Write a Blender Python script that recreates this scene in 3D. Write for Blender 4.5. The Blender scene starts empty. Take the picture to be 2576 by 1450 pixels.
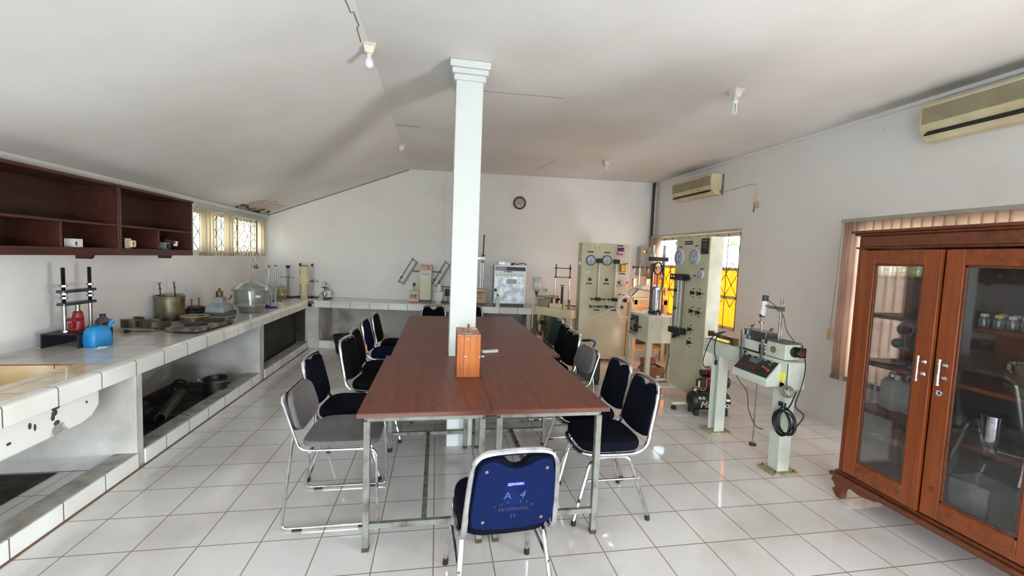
import bpy, bmesh, math, random
from mathutils import Vector, Matrix
R = math.radians
random.seed(7)
sc = bpy.context.scene
C = sc.collection

# ---------------------------------------------------------------- camera
CAM = Vector((-0.0189, -2.3214, 1.5459)); FPX = 1058.65
RM = Matrix(((0.98398, -0.17416, 0.03819), (0.02553, -0.07437, -0.99690), (0.17646, 0.98190, -0.06873)))
cd = bpy.data.cameras.new('camera'); cam = bpy.data.objects.new('camera', cd); C.objects.link(cam)
cd.sensor_width = 36; cd.lens = FPX / 2576 * 36; cd.clip_start = .05; cd.clip_end = 200
rot = Matrix((RM[0], -RM[1], -RM[2])).transposed()
cam.matrix_world = Matrix.Translation(CAM) @ rot.to_4x4()
sc.camera = cam

# ---------------------------------------------------------------- view, world, daylight
sc.view_settings.view_transform = 'Standard'; sc.view_settings.look = 'None'
sc.view_settings.gamma = 1; sc.view_settings.use_curve_mapping = False
sc.view_settings.exposure = 0.36
w = bpy.data.worlds.new('sky'); sc.world = w; w.use_nodes = True
wn = w.node_tree; bgn = wn.nodes['Background']
tc = wn.nodes.new('ShaderNodeTexCoord'); sx = wn.nodes.new('ShaderNodeSeparateXYZ'); rp = wn.nodes.new('ShaderNodeValToRGB')
wn.links.new(tc.outputs['Generated'], sx.inputs[0]); wn.links.new(sx.outputs[2], rp.inputs[0]); wn.links.new(rp.outputs[0], bgn.inputs[0])
e = rp.color_ramp.elements
e[0].position = 0.0; e[0].color = (.42, .45, .36, 1); e[1].position = .6; e[1].color = (.70, .85, 1.0, 1)
k = e.new(.04); k.color = (.86, .95, 1.0, 1)
bgn.inputs[1].default_value = 15.0

def area(name, loc, target, sx_, sy_, power, col=(1, 1, 1), portal=False, spread=None):
    l = bpy.data.lights.new(name, 'AREA'); l.shape = 'RECTANGLE'; l.size = sx_; l.size_y = sy_; l.energy = power; l.color = col
    if spread: l.spread = spread
    o = bpy.data.objects.new(name, l); C.objects.link(o); o.location = loc
    o.rotation_euler = (Vector(target) - Vector(loc)).to_track_quat('-Z', 'Y').to_euler()
    if portal: l.cycles.is_portal = True
    return o
# daylight entering through the open double doors and windows behind the photographer
area('portal_rear', (-.7, -4.95, 1.05), (-.7, 3, 1.05), 2.6, 2.1, 1, portal=True)
# sunlit paving outside the side door throws light up onto the ceiling
area('sunlit_paving_bounce', (4.3, -3.9, .25), (0, 1.2, 3.0), 1.0, .5, 180, (1, .985, .965))
area('portal_side', (4.17, -3.9, 1.05), (0, -3.9, 1.05), 1.2, 2.1, 1, portal=True)
area('portal_far', (3.99, 3.8, 1.35), (0, 3.8, 1.35), 2.2, 1.4, 1, portal=True)
area('portal_near', (4.09, .1, 1.25), (0, .1, 1.25), 2.4, 1.6, 1, portal=True)
area('portal_left', (-2.97, 4.4, 1.75), (0, 4.4, 1.7), 2.1, .6, 1, portal=True)

# ---------------------------------------------------------------- pixel -> place helper (used to read positions off the plan)
def ray(px, py):
    return RM.transposed() @ Vector(((px - 1288) / FPX, (py - 725) / FPX, 1))
def at(px, py, ax, v):
    d = ray(px, py); i = 'xyz'.index(ax); return CAM + d * ((v - CAM[i]) / d[i])
def onpl(px, py, p0, n):
    d = ray(px, py); n = Vector(n); return CAM + d * ((Vector(p0) - CAM).dot(n) / d.dot(n))
def mpp(p):
    return (RM @ (Vector(p) - CAM)).z / FPX

# ---------------------------------------------------------------- materials
def lin(c):
    return tuple(((x / 255) / 12.92 if x / 255 <= .04045 else ((x / 255 + .055) / 1.055) ** 2.4) for x in c) + (1,)
MATS = {}
def mat(name, col, rough=.5, metal=0, col2=None, ns=6, amt=.5, bump=0, bs=40, stretch=None, spec=None, coat=0, emit=0, contrast=None, trans=0, sheen=0):
    if name in MATS: return MATS[name]
    m = bpy.data.materials.new(name); m.use_nodes = True; nt = m.node_tree; b = nt.nodes['Principled BSDF']
    b.inputs['Base Color'].default_value = lin(col); b.inputs['Roughness'].default_value = rough; b.inputs['Metallic'].default_value = metal
    if spec is not None: b.inputs['Specular IOR Level'].default_value = spec
    if coat: b.inputs['Coat Weight'].default_value = coat; b.inputs['Coat Roughness'].default_value = .12
    if trans: b.inputs['Transmission Weight'].default_value = trans
    if sheen: b.inputs['Sheen Weight'].default_value = sheen
    if emit: b.inputs['Emission Color'].default_value = lin(col); b.inputs['Emission Strength'].default_value = emit
    t = nt.nodes.new('ShaderNodeTexCoord'); mp = nt.nodes.new('ShaderNodeMapping'); nt.links.new(t.outputs['Object'], mp.inputs[0])
    if stretch: mp.inputs['Scale'].default_value = stretch
    if col2 is None: col2 = tuple(max(0, x * .9) for x in col)
    n = nt.nodes.new('ShaderNodeTexNoise'); n.inputs['Scale'].default_value = ns; n.inputs['Detail'].default_value = 5
    nt.links.new(mp.outputs[0], n.inputs[0])
    r = nt.nodes.new('ShaderNodeValToRGB'); lo, hi = contrast or (.35, .7)
    r.color_ramp.elements[0].position = lo; r.color_ramp.elements[0].color = lin(col)
    c1, c2 = lin(col), lin(col2)
    r.color_ramp.elements[1].position = hi; r.color_ramp.elements[1].color = tuple(c1[i] + (c2[i] - c1[i]) * min(1, amt * 2) for i in range(3)) + (1,)
    nt.links.new(n.outputs[0], r.inputs[0]); nt.links.new(r.outputs[0], b.inputs['Base Color'])
    if bump:
        n2 = nt.nodes.new('ShaderNodeTexNoise'); n2.inputs['Scale'].default_value = bs; n2.inputs['Detail'].default_value = 4
        nt.links.new(mp.outputs[0], n2.inputs[0])
        bp = nt.nodes.new('ShaderNodeBump'); bp.inputs['Strength'].default_value = bump; bp.inputs['Distance'].default_value = .01
        nt.links.new(n2.outputs[0], bp.inputs['Height']); nt.links.new(bp.outputs[0], b.inputs['Normal'])
    MATS[name] = m; return m

def tile_mat(name, col, grout, size, off=(0, 0), rough=.1, mortar=.002, plane='xy', dirt=None, sy=None):
    m = bpy.data.materials.new(name); m.use_nodes = True; nt = m.node_tree; b = nt.nodes['Principled BSDF']
    t = nt.nodes.new('ShaderNodeTexCoord'); s = nt.nodes.new('ShaderNodeSeparateXYZ'); nt.links.new(t.outputs['Object'], s.inputs[0])
    cb = nt.nodes.new('ShaderNodeCombineXYZ'); a_, b_ = ('XYZ'.index(c.upper()) for c in plane)
    for i, ax in enumerate((a_, b_)):
        ad = nt.nodes.new('ShaderNodeMath'); ad.operation = 'ADD'; ad.inputs[1].default_value = 30 * size + off[i]
        nt.links.new(s.outputs[ax], ad.inputs[0]); nt.links.new(ad.outputs[0], cb.inputs[i])
    br = nt.nodes.new('ShaderNodeTexBrick'); br.offset = 0; br.squash = 1
    nt.links.new(cb.outputs[0], br.inputs[0])
    br.inputs['Scale'].default_value = 1; br.inputs['Brick Width'].default_value = size; br.inputs['Row Height'].default_value = sy or size
    br.inputs['Mortar Size'].default_value = mortar; br.inputs['Mortar Smooth'].default_value = .1
    c1 = lin(col); c2 = lin(tuple(x * .975 for x in col))
    br.inputs['Color1'].default_value = c1; br.inputs['Color2'].default_value = c2; br.inputs['Mortar'].default_value = lin(grout)
    n = nt.nodes.new('ShaderNodeTexNoise'); n.inputs['Scale'].default_value = 1.7; n.inputs['Detail'].default_value = 6; nt.links.new(t.outputs['Object'], n.inputs[0])
    r = nt.nodes.new('ShaderNodeValToRGB'); r.color_ramp.elements[0].position = .45; r.color_ramp.elements[0].color = (1, 1, 1, 1)
    r.color_ramp.elements[1].position = .8; r.color_ramp.elements[1].color = lin(dirt or (225, 220, 212))
    mx = nt.nodes.new('ShaderNodeMix'); mx.data_type = 'RGBA'; mx.blend_type = 'MULTIPLY'; mx.inputs[0].default_value = 1
    nt.links.new(n.outputs[0], r.inputs[0]); nt.links.new(br.outputs['Color'], mx.inputs[6]); nt.links.new(r.outputs[0], mx.inputs[7])
    nt.links.new(mx.outputs[2], b.inputs['Base Color'])
    mr = nt.nodes.new('ShaderNodeMapRange'); mr.inputs[3].default_value = rough; mr.inputs[4].default_value = .8
    nt.links.new(br.outputs['Fac'], mr.inputs[0]); nt.links.new(mr.outputs[0], b.inputs['Roughness'])
    bp = nt.nodes.new('ShaderNodeBump'); bp.inputs['Strength'].default_value = .25; bp.inputs['Distance'].default_value = .002; bp.invert = True
    nt.links.new(br.outputs['Fac'], bp.inputs['Height'])
    n3 = nt.nodes.new('ShaderNodeTexNoise'); n3.inputs['Scale'].default_value = 5; n3.inputs['Detail'].default_value = 1; nt.links.new(t.outputs['Object'], n3.inputs[0])
    bp2 = nt.nodes.new('ShaderNodeBump'); bp2.inputs['Strength'].default_value = .12; bp2.inputs['Distance'].default_value = .01
    nt.links.new(n3.outputs[0], bp2.inputs['Height']); nt.links.new(bp.outputs[0], bp2.inputs['Normal']); nt.links.new(bp2.outputs[0], b.inputs['Normal'])
    MATS[name] = m; return m

def wood(name, c1, c2, rough=.35, axis='y', sc_=1.0, coat=.2, c3=None):
    m = bpy.data.materials.new(name); m.use_nodes = True; nt = m.node_tree; b = nt.nodes['Principled BSDF']
    b.inputs['Roughness'].default_value = rough; b.inputs['Coat Weight'].default_value = coat; b.inputs['Coat Roughness'].default_value = .25
    t = nt.nodes.new('ShaderNodeTexCoord'); mp = nt.nodes.new('ShaderNodeMapping'); nt.links.new(t.outputs['Object'], mp.inputs[0])
    s = [14 * sc_] * 3; s['xyz'.index(axis)] = .9 * sc_; mp.inputs['Scale'].default_value = s
    n = nt.nodes.new('ShaderNodeTexNoise'); n.inputs['Scale'].default_value = 2.2; n.inputs['Detail'].default_value = 8; n.inputs['Distortion'].default_value = .6
    nt.links.new(mp.outputs[0], n.inputs[0])
    r = nt.nodes.new('ShaderNodeValToRGB'); r.color_ramp.elements[0].position = .3; r.color_ramp.elements[0].color = lin(c2)
    r.color_ramp.elements[1].position = .68; r.color_ramp.elements[1].color = lin(c1)
    nt.links.new(n.outputs[0], r.inputs[0])
    out = r.outputs[0]
    if c3:
        n2 = nt.nodes.new('ShaderNodeTexNoise'); n2.inputs['Scale'].default_value = 1.3; n2.inputs['Detail'].default_value = 4; nt.links.new(t.outputs['Object'], n2.inputs[0])
        r2 = nt.nodes.new('ShaderNodeValToRGB'); r2.color_ramp.elements[0].position = .4; r2.color_ramp.elements[0].color = (0, 0, 0, 1); r2.color_ramp.elements[1].position = .75; r2.color_ramp.elements[1].color = (.6, .6, .6, 1)
        nt.links.new(n2.outputs[0], r2.inputs[0])
        mx = nt.nodes.new('ShaderNodeMix'); mx.data_type = 'RGBA'; nt.links.new(r2.outputs[0], mx.inputs[0]); nt.links.new(out, mx.inputs[6]); mx.inputs[7].default_value = lin(c3); out = mx.outputs[2]
    nt.links.new(out, b.inputs['Base Color'])
    MATS[name] = m; return m

def glass(name, tint=(245, 250, 250), refl=.09, dust=0.0, dustcol=(190, 190, 185)):
    m = bpy.data.materials.new(name); m.use_nodes = True; nt = m.node_tree; nt.nodes.clear()
    o = nt.nodes.new('ShaderNodeOutputMaterial'); tr = nt.nodes.new('ShaderNodeBsdfTransparent'); gl = nt.nodes.new('ShaderNodeBsdfGlossy')
    tr.inputs[0].default_value = lin(tint); gl.inputs['Roughness'].default_value = .03; gl.inputs[0].default_value = (1, 1, 1, 1)
    lw = nt.nodes.new('ShaderNodeLayerWeight'); lw.inputs[0].default_value = .25
    mr = nt.nodes.new('ShaderNodeMapRange'); mr.inputs[3].default_value = refl; mr.inputs[4].default_value = .8
    nt.links.new(lw.outputs['Fresnel'], mr.inputs[0])
    mx = nt.nodes.new('ShaderNodeMixShader'); nt.links.new(mr.outputs[0], mx.inputs[0]); nt.links.new(tr.outputs[0], mx.inputs[1]); nt.links.new(gl.outputs[0], mx.inputs[2])
    last = mx.outputs[0]
    if dust:
        df = nt.nodes.new('ShaderNodeBsdfDiffuse'); df.inputs[0].default_value = lin(dustcol)
        m2 = nt.nodes.new('ShaderNodeMixShader'); m2.inputs[0].default_value = dust; nt.links.new(last, m2.inputs[1]); nt.links.new(df.outputs[0], m2.inputs[2]); last = m2.outputs[0]
    nt.links.new(last, o.inputs[0]); MATS[name] = m; return m

def cloth_translucent(name, col, tr=.5):
    m = bpy.data.materials.new(name); m.use_nodes = True; nt = m.node_tree; nt.nodes.clear()
    o = nt.nodes.new('ShaderNodeOutputMaterial'); d = nt.nodes.new('ShaderNodeBsdfDiffuse'); t = nt.nodes.new('ShaderNodeBsdfTranslucent'); mx = nt.nodes.new('ShaderNodeMixShader')
    tc_ = nt.nodes.new('ShaderNodeTexCoord'); n = nt.nodes.new('ShaderNodeTexNoise'); n.inputs['Scale'].default_value = 3; nt.links.new(tc_.outputs['Object'], n.inputs[0])
    r = nt.nodes.new('ShaderNodeValToRGB'); r.color_ramp.elements[0].position = .3; r.color_ramp.elements[0].color = lin(col); r.color_ramp.elements[1].position = .8; r.color_ramp.elements[1].color = lin(tuple(x * .93 for x in col))
    nt.links.new(n.outputs[0], r.inputs[0])
    for q in (d, t): nt.links.new(r.outputs[0], q.inputs[0])
    mx.inputs[0].default_value = tr; nt.links.new(d.outputs[0], mx.inputs[1]); nt.links.new(t.outputs[0], mx.inputs[2]); nt.links.new(mx.outputs[0], o.inputs[0])
    MATS[name] = m; return m

def ceiling_mat():
    m = mat('ceiling_paint', (222, 222, 221), .8, 0, (210, 208, 205), 1.1, .5, bump=.15, bs=6)
    nt = m.node_tree; b = nt.nodes['Principled BSDF']; src = b.inputs['Base Color'].links[0].from_socket
    t = nt.nodes.new('ShaderNodeTexCoord')
    # brown water stain beside the far left eave
    vm = nt.nodes.new('ShaderNodeVectorMath'); vm.operation = 'SUBTRACT'; vm.inputs[1].default_value = (-2.76, 4.95, 2.18); nt.links.new(t.outputs['Object'], vm.inputs[0])
    mp = nt.nodes.new('ShaderNodeMapping'); mp.inputs['Scale'].default_value = (1.9, 1.0, 1.2); mp.inputs['Rotation'].default_value = (0, 0, .1); nt.links.new(vm.outputs[0], mp.inputs[0])
    ln = nt.nodes.new('ShaderNodeVectorMath'); ln.operation = 'LENGTH'; nt.links.new(mp.outputs[0], ln.inputs[0])
    n = nt.nodes.new('ShaderNodeTexNoise'); n.inputs['Scale'].default_value = 3.5; n.inputs['Detail'].default_value = 6; nt.links.new(t.outputs['Object'], n.inputs[0])
    ad = nt.nodes.new('ShaderNodeMath'); ad.operation = 'MULTIPLY_ADD'; ad.inputs[1].default_value = .9; nt.links.new(n.outputs[0], ad.inputs[0]); nt.links.new(ln.outputs['Value'], ad.inputs[2])
    r = nt.nodes.new('ShaderNodeValToRGB'); el = r.color_ramp.elements
    el[0].position = .0; el[0].color = (.55, .55, .55, 1); el[1].position = 1.06; el[1].color = (0, 0, 0, 1)
    q = el.new(.93); q.color = (.25, .25, .25, 1); q = el.new(.99); q.color = (.75, .75, .75, 1)
    el[-1].position = 1.0
    nt.links.new(ad.outputs[0], r.inputs[0])
    mx = nt.nodes.new('ShaderNodeMix'); mx.data_type = 'RGBA'; nt.links.new(r.outputs[0], mx.inputs[0]); nt.links.new(src, mx.inputs[6]); mx.inputs[7].default_value = lin((150, 105, 62))
    out = mx.outputs[2]
    for ctr, scl in (((3.86, 3.75, 3.04), (2.6, .75, 1)), ((3.93, .5, 3.04), (3.2, .6, 1)), ((3.9, -.6, 3.04), (3.4, .8, 1))):   # ceiling colour turns greyer in soft patches beside the air conditioners
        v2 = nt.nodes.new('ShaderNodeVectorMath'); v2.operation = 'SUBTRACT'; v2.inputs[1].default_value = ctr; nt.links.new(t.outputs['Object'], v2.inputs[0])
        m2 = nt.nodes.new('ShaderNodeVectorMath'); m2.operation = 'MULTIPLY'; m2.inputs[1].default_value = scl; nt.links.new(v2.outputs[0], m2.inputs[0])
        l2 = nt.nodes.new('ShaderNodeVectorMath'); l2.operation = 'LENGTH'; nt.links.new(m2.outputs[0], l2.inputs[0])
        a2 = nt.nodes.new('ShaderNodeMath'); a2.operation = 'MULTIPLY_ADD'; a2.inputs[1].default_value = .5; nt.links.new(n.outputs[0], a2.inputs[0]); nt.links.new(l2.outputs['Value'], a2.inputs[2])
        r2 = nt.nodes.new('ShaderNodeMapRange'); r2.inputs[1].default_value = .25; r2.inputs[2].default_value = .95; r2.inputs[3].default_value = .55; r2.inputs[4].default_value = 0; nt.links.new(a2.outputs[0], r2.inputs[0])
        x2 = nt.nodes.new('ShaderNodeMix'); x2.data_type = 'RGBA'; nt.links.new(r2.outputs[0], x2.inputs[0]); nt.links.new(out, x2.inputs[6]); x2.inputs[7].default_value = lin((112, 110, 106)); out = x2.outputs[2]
    nt.links.new(out, b.inputs['Base Color'])
    return m

WALL = mat('wall_paint', (228, 228, 228), .75, 0, (220, 219, 217), 1.6, .5, bump=.12, bs=30, contrast=(.5, .8))
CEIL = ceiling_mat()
PILW = mat('pillar_paint', (200, 206, 206), .6, 0, (194, 199, 199), 2, .5)
FLOOR = tile_mat('floor_tiles', (222, 219, 216), (142, 118, 100), .30, rough=.07, mortar=.0032, dirt=(228, 222, 216))
CTOP = tile_mat('counter_tiles_top', (212, 210, 205), (110, 98, 84), .20, off=(.03, 0), rough=.08, mortar=.0026, dirt=(205, 192, 172))
CFACE = tile_mat('counter_tiles_face', (236, 238, 234), (120, 108, 92), .30, rough=.15, mortar=.004, plane='yz', sy=5.0)
CFACEX = tile_mat('counter_tiles_face_back', (230, 230, 225), (120, 108, 92), .30, rough=.15, mortar=.004, plane='xz', sy=5.0)
PLASTER = mat('rough_plaster', (205, 205, 202), .9, 0, (165, 162, 156), 3, .5, bump=.35, bs=25)
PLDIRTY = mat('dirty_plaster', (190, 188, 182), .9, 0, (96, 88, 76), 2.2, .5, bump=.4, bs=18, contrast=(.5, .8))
CONC = mat('concrete_ledge', (176, 172, 164), .85, 0, (132, 126, 118), 9, .5, bump=.3, bs=50)
DIRT = mat('dark_dirt', (62, 58, 52), .95, 0, (22, 20, 18), 7, .5, bump=.8, bs=20)
BASIN = mat('stained_basin', (226, 212, 178), .3, 0, (190, 150, 92), 2.5, .5)
RUST = mat('rust_line', (140, 84, 40), .8)
TOPW = wood('table_wood', (116, 54, 32), (84, 36, 20), .42, 'y', 1, .0, c3=(104, 54, 34))
TOPEDGE = wood('table_edge', (92, 44, 32), (70, 32, 24), .4, 'x')
CABW = wood('teak', (142, 70, 26), (104, 47, 16), .42, 'z', .8, .15, c3=(128, 58, 18))
CABWY = wood('teak_rails', (134, 66, 24), (98, 44, 15), .42, 'y', .8, .15)
CABD = wood('teak_dark', (112, 56, 28), (78, 38, 20), .45, 'y', .8, .2)
CABIN = mat('cabinet_inside', (88, 74, 72), .7, 0, (70, 58, 56), 4)
SHELFD = wood('mahogany', (86, 36, 22), (50, 22, 15), .5, 'y', .7, .15, c3=(44, 24, 22))
SHELFIN = wood('mahogany_inside', (76, 33, 23), (40, 20, 16), .6, 'y', .5, .05, c3=(32, 24, 24))
BOXW = wood('pine_box', (178, 98, 24), (146, 72, 12), .4, 'z', 1, .2)
BOXT = wood('pine_box_top', (176, 116, 78), (150, 92, 58), .5, 'y', 1, .1)
CHROME = mat('chrome', (225, 226, 230), .14, 1, (180, 180, 184), 20)
STEEL = mat('steel', (170, 172, 172), .3, 1, (120, 120, 118), 12)
GALV = mat('galvanised', (176, 180, 186), .32, .9, (130, 134, 142), 9, contrast=(.4, .6))
IRON = mat('painted_iron', (122, 124, 116), .55, .2, (76, 68, 58), 14, .5, contrast=(.45, .7))
DSTEEL = mat('dark_steel', (74, 74, 74), .42, .8, (44, 42, 40), 14)
TIN = mat('old_tin', (140, 132, 108), .45, .75, (74, 68, 52), 6, .5, contrast=(.35, .65))
BRASS = mat('old_brass', (126, 112, 74), .45, .8, (80, 66, 40), 7)
NAVY = mat('navy_fabric', (10, 13, 26), .95, 0, (7, 9, 19), 80, bump=.3, bs=400, spec=.1)
NAVY2 = mat('blue_fabric', (12, 22, 58), .95, 0, (9, 17, 44), 80, bump=.3, bs=400, spec=.1)
BLACKF = mat('black_fabric', (13, 13, 16), .95, 0, (9, 9, 11), 80, bump=.3, bs=400, spec=.1)
GREENF = mat('green_fabric', (10, 52, 40), .95, 0, (8, 40, 30), 80, bump=.3, bs=400)
VINYL = mat('navy_vinyl', (8, 22, 60), .75, 0, (14, 34, 84), 7, .5, bump=.2, bs=60, contrast=(.5, .8), spec=.08)
VINYLB = mat('black_vinyl', (22, 24, 30), .5)
GREYF = mat('grey_fabric', (112, 108, 107), .95, 0, (98, 94, 93), 6, bump=.3, bs=500)
RUBBER = mat('black_rubber', (18, 18, 18), .6)
BLACK = mat('black_plastic', (24, 24, 26), .4)
DGREY = mat('dark_grey_plastic', (62, 64, 66), .5)
CREAM = mat('machine_cream', (206, 204, 182), .42, .0, (176, 172, 148), 3, .5, contrast=(.45, .8))
CREAM2 = mat('panel_cream', (196, 192, 166), .4, 0, (170, 164, 136), 2.5, .5, contrast=(.4, .8))
PALEG = mat('pale_green_grey', (200, 206, 194), .45, 0, (172, 176, 162), 4, .5, contrast=(.5, .8))
IVORY = mat('ivory_plastic', (222, 212, 178), .5, 0, (200, 186, 148), 5)
ACGR = mat('ac_grille', (176, 166, 140), .6)
WHITE = mat('white_plastic', (232, 232, 228), .45)
PAPER = mat('white_paper', (228, 228, 226), .8)
LAMPW = mat('lamp_ivory', (222, 218, 204), .5)
PINKP = mat('pinkish_plate', (206, 178, 170), .6, 0, (190, 160, 150), 8)
RED = mat('red_paint', (150, 24, 28), .4, 0, (104, 18, 20), 9)
REDC = mat('clock_red', (112, 14, 22), .3, coat=.4)
REDL = mat('red_lamp', (255, 50, 20), .4, emit=2.5)
AMBL = mat('amber_lamp', (255, 130, 20), .4, emit=2.5)
BLUE = mat('blue_can', (34, 142, 206), .4, 0, (28, 122, 186), 5)
DBLUE = mat('dark_blue_plastic', (26, 36, 128), .35)
OLIVE = mat('dark_olive', (52, 54, 42), .7, 0, (30, 32, 24), 6, bump=.4, bs=8)
YELLOW = mat('yellow_note', (232, 230, 90), .8)
CARD = mat('cardboard', (140, 92, 60), .85, 0, (116, 74, 48), 4)
WOODP = wood('pale_wood', (212, 190, 150), (190, 164, 120), .6, 'z', .6, 0)
CLEAR = glass('clear_plastic', (238, 242, 240), .06, .10)
JAR = glass('jar_glass', (240, 244, 245), .07, .14, (215, 220, 224))
PANE = glass('window_glass', (250, 252, 252), .05)
AMBER = glass('amber_glass', (255, 190, 92), .03, .04, (255, 170, 60))
DOORG = glass('door_glass', (244, 244, 246), .03, .015)
BLIND = cloth_translucent('blind_fabric', (240, 228, 208), .7)
BLINDP = cloth_translucent('blind_fabric_pink', (238, 216, 202), .7)
FRAMEC = mat('window_frame_cream', (222, 210, 176), .5)
LEAF = cloth_translucent('leaf_green', (150, 190, 90), .5)
MILKY = cloth_translucent('milky_plastic', (225, 226, 220), .3)
PARCH = mat('outdoor_paving', (200, 190, 172), .9)
BULB = mat('bulb_glass', (226, 226, 240), .3)

# ---------------------------------------------------------------- mesh helpers
class G:
    def __init__(s, m=None): s.bm = bmesh.new(); s.m = m or Matrix()
    def _v(s, co): return s.bm.verts.new(s.m @ Vector(co))
    def _f(s, vs):
        try: return s.bm.faces.new(vs)
        except ValueError: return None
    def box(s, x0, x1, y0, y1, z0, z1, m=None):
        m = m or Matrix(); v = [s._v(m @ Vector((x, y, z))) for x in (x0, x1) for y in (y0, y1) for z in (z0, z1)]
        for f in ((0, 1, 3, 2), (4, 6, 7, 5), (0, 4, 5, 1), (2, 3, 7, 6), (0, 2, 6, 4), (1, 5, 7, 3)): s._f([v[i] for i in f])
        return s
    def bx(s, c, sz, rot=(0, 0, 0)):
        from mathutils import Euler
        m = Matrix.Translation(c) @ Euler(rot).to_matrix().to_4x4(); a, b, d = (q / 2 for q in sz)
        return s.box(-a, a, -b, b, -d, d, m)
    def rings(s, rs, closed=False, cap=True):
        V = [[s._v(p) for p in r] for r in rs]; n = len(V[0])
        for i in range(len(V) if closed else len(V) - 1):
            a, b = V[i], V[(i + 1) % len(V)]
            for j in range(n): s._f([a[j], a[(j + 1) % n], b[(j + 1) % n], b[j]])
        if cap and not closed: s._f(V[0][::-1]); s._f(V[-1])
        return s
    def cyl(s, p, q, r, r2=None, n=16, cap=True):
        p, q = Vector(p), Vector(q); r2 = r if r2 is None else r2; d = (q - p).normalized()
        a = d.orthogonal().normalized(); b = d.cross(a)
        return s.rings([[c + (a * math.cos(t) + b * math.sin(t)) * rr for t in (2 * math.pi * i / n for i in range(n))] for c, rr in ((p, r), (q, r2))], cap=cap)
    def tube(s, pts, r, n=8, closed=False):
        P = [Vector(p) for p in pts]; N = len(P); rs = []; a = None
        for i in range(N):
            if closed: t = (P[(i + 1) % N] - P[i - 1])
            else: t = P[min(i + 1, N - 1)] - P[max(i - 1, 0)]
            t.normalize()
            if a is None: a = t.orthogonal().normalized()
            a = (a - t * a.dot(t)).normalized(); b = t.cross(a)
            rr = r[i] if isinstance(r, (list, tuple)) else r
            rs.append([P[i] + (a * math.cos(q) + b * math.sin(q)) * rr for q in (2 * math.pi * j / n for j in range(n))])
        return s.rings(rs, closed=closed)
    def lathe(s, prof, c=(0, 0, 0), n=32, m=None, closed=False):
        m = m or Matrix(); c = Vector(c)
        if len(prof) == 2 and abs(prof[0][1] - prof[1][1]) < 1e-6:      # a flat disc: one polygon
            r, z = prof[0]; s._f([s._v(m @ (c + Vector((r * math.cos(t), r * math.sin(t), z)))) for t in (2 * math.pi * i / n for i in range(n))]); return s
        rs = [[m @ (c + Vector((r * math.cos(t), r * math.sin(t), z))) for t in (2 * math.pi * i / n for i in range(n))] for r, z in prof]
        return s.rings(rs, closed=closed)
    def prism(s, poly, h0, h1, plane='xy', m=None):
        m = m or Matrix()
        def P(a, b, h): return {'xy': (a, b, h), 'xz': (a, h, b), 'yz': (h, a, b)}[plane]
        A = [s._v(m @ Vector(P(a, b, h0))) for a, b in poly]; B_ = [s._v(m @ Vector(P(a, b, h1))) for a, b in poly]; n = len(A)
        s._f(A[::-1]); s._f(B_)
        for i in range(n): s._f([A[i], A[(i + 1) % n], B_[(i + 1) % n], B_[i]])
        return s
    def sph(s, c, r, n=14, sc_=(1, 1, 1)):
        prof = [(max(1e-4, math.sin(math.pi * i / n)) * r, -math.cos(math.pi * i / n) * r) for i in range(n + 1)]
        return s.lathe(prof, n=n * 2, m=Matrix.Translation(c) @ Matrix.Diagonal((*sc_, 1)))
    def grid(s, f, nu, nv):
        V = [[s._v(f(i / nu, j / nv)) for j in range(nv + 1)] for i in range(nu + 1)]
        for i in range(nu):
            for j in range(nv): s._f([V[i][j], V[i + 1][j], V[i + 1][j + 1], V[i][j + 1]])
        return s
    def build(s, name, mt, parent=None, bev=0, seg=2, ang=35, solid=0, flat=False):
        bmesh.ops.recalc_face_normals(s.bm, faces=s.bm.faces)
        me = bpy.data.meshes.new(name); s.bm.to_mesh(me); s.bm.free(); me.materials.append(mt)
        if not flat:
            me.shade_smooth(); me.set_sharp_from_angle(angle=R(ang))
        o = bpy.data.objects.new(name, me); C.objects.link(o)
        if parent: o.parent = parent
        if solid:
            md = o.modifiers.new('solid', 'SOLIDIFY'); md.thickness = solid
        if bev:
            md = o.modifiers.new('bevel', 'BEVEL'); md.width = bev; md.segments = seg; md.limit_method = 'ANGLE'; md.angle_limit = R(40); md.harden_normals = False
        return o

def catmull(P, k=6, closed=False):
    P = [Vector(p) for p in P]; N = len(P); out = []
    rng = range(N) if closed else range(N - 1)
    for i in rng:
        g = (lambda j: P[j % N]) if closed else (lambda j: P[max(0, min(N - 1, j))])
        a, b, c, d = g(i - 1), g(i), g(i + 1), g(i + 2)
        for q in range(k):
            t = q / k
            out.append(.5 * ((2 * b) + (c - a) * t + (2 * a - 5 * b + 4 * c - d) * t * t + (3 * b - a - 3 * c + d) * t ** 3))
    if not closed: out.append(P[-1])
    return out
def fillet(P, r, k=5, closed=False):
    P = [Vector(p) for p in P]; N = len(P); out = []
    for i in range(N):
        if not closed and i in (0, N - 1): out.append(P[i]); continue
        a, b, c = P[i - 1], P[i], P[(i + 1) % N]; rr = r[i] if isinstance(r, (list, tuple)) else r
        u, v = a - b, c - b; rr = min(rr, u.length * .49, v.length * .49)
        if rr < 1e-5: out.append(b); continue
        p, q = b + u.normalized() * rr, b + v.normalized() * rr
        for j in range(k + 1):
            t = j / k; out.append(p * (1 - t) ** 2 + b * 2 * t * (1 - t) + q * t * t)
    return out
def fil2(poly, r, k=5):
    return [(p.x, p.y) for p in fillet([(a, b, 0) for a, b in poly], r, k, True)]
def tag(o, label=None, cat=None, group=None, kind=None):
    if label: o['label'] = label
    if cat: o['category'] = cat
    if group: o['group'] = group
    if kind: o['kind'] = kind
    return o
def thing(name, label, cat, loc=(0, 0, 0), rz=0, group=None):
    o = bpy.data.objects.new(name, None); o.empty_display_size = .1; C.objects.link(o); o.location = loc; o.rotation_euler = (0, 0, rz)
    return tag(o, label, cat, group)
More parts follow.
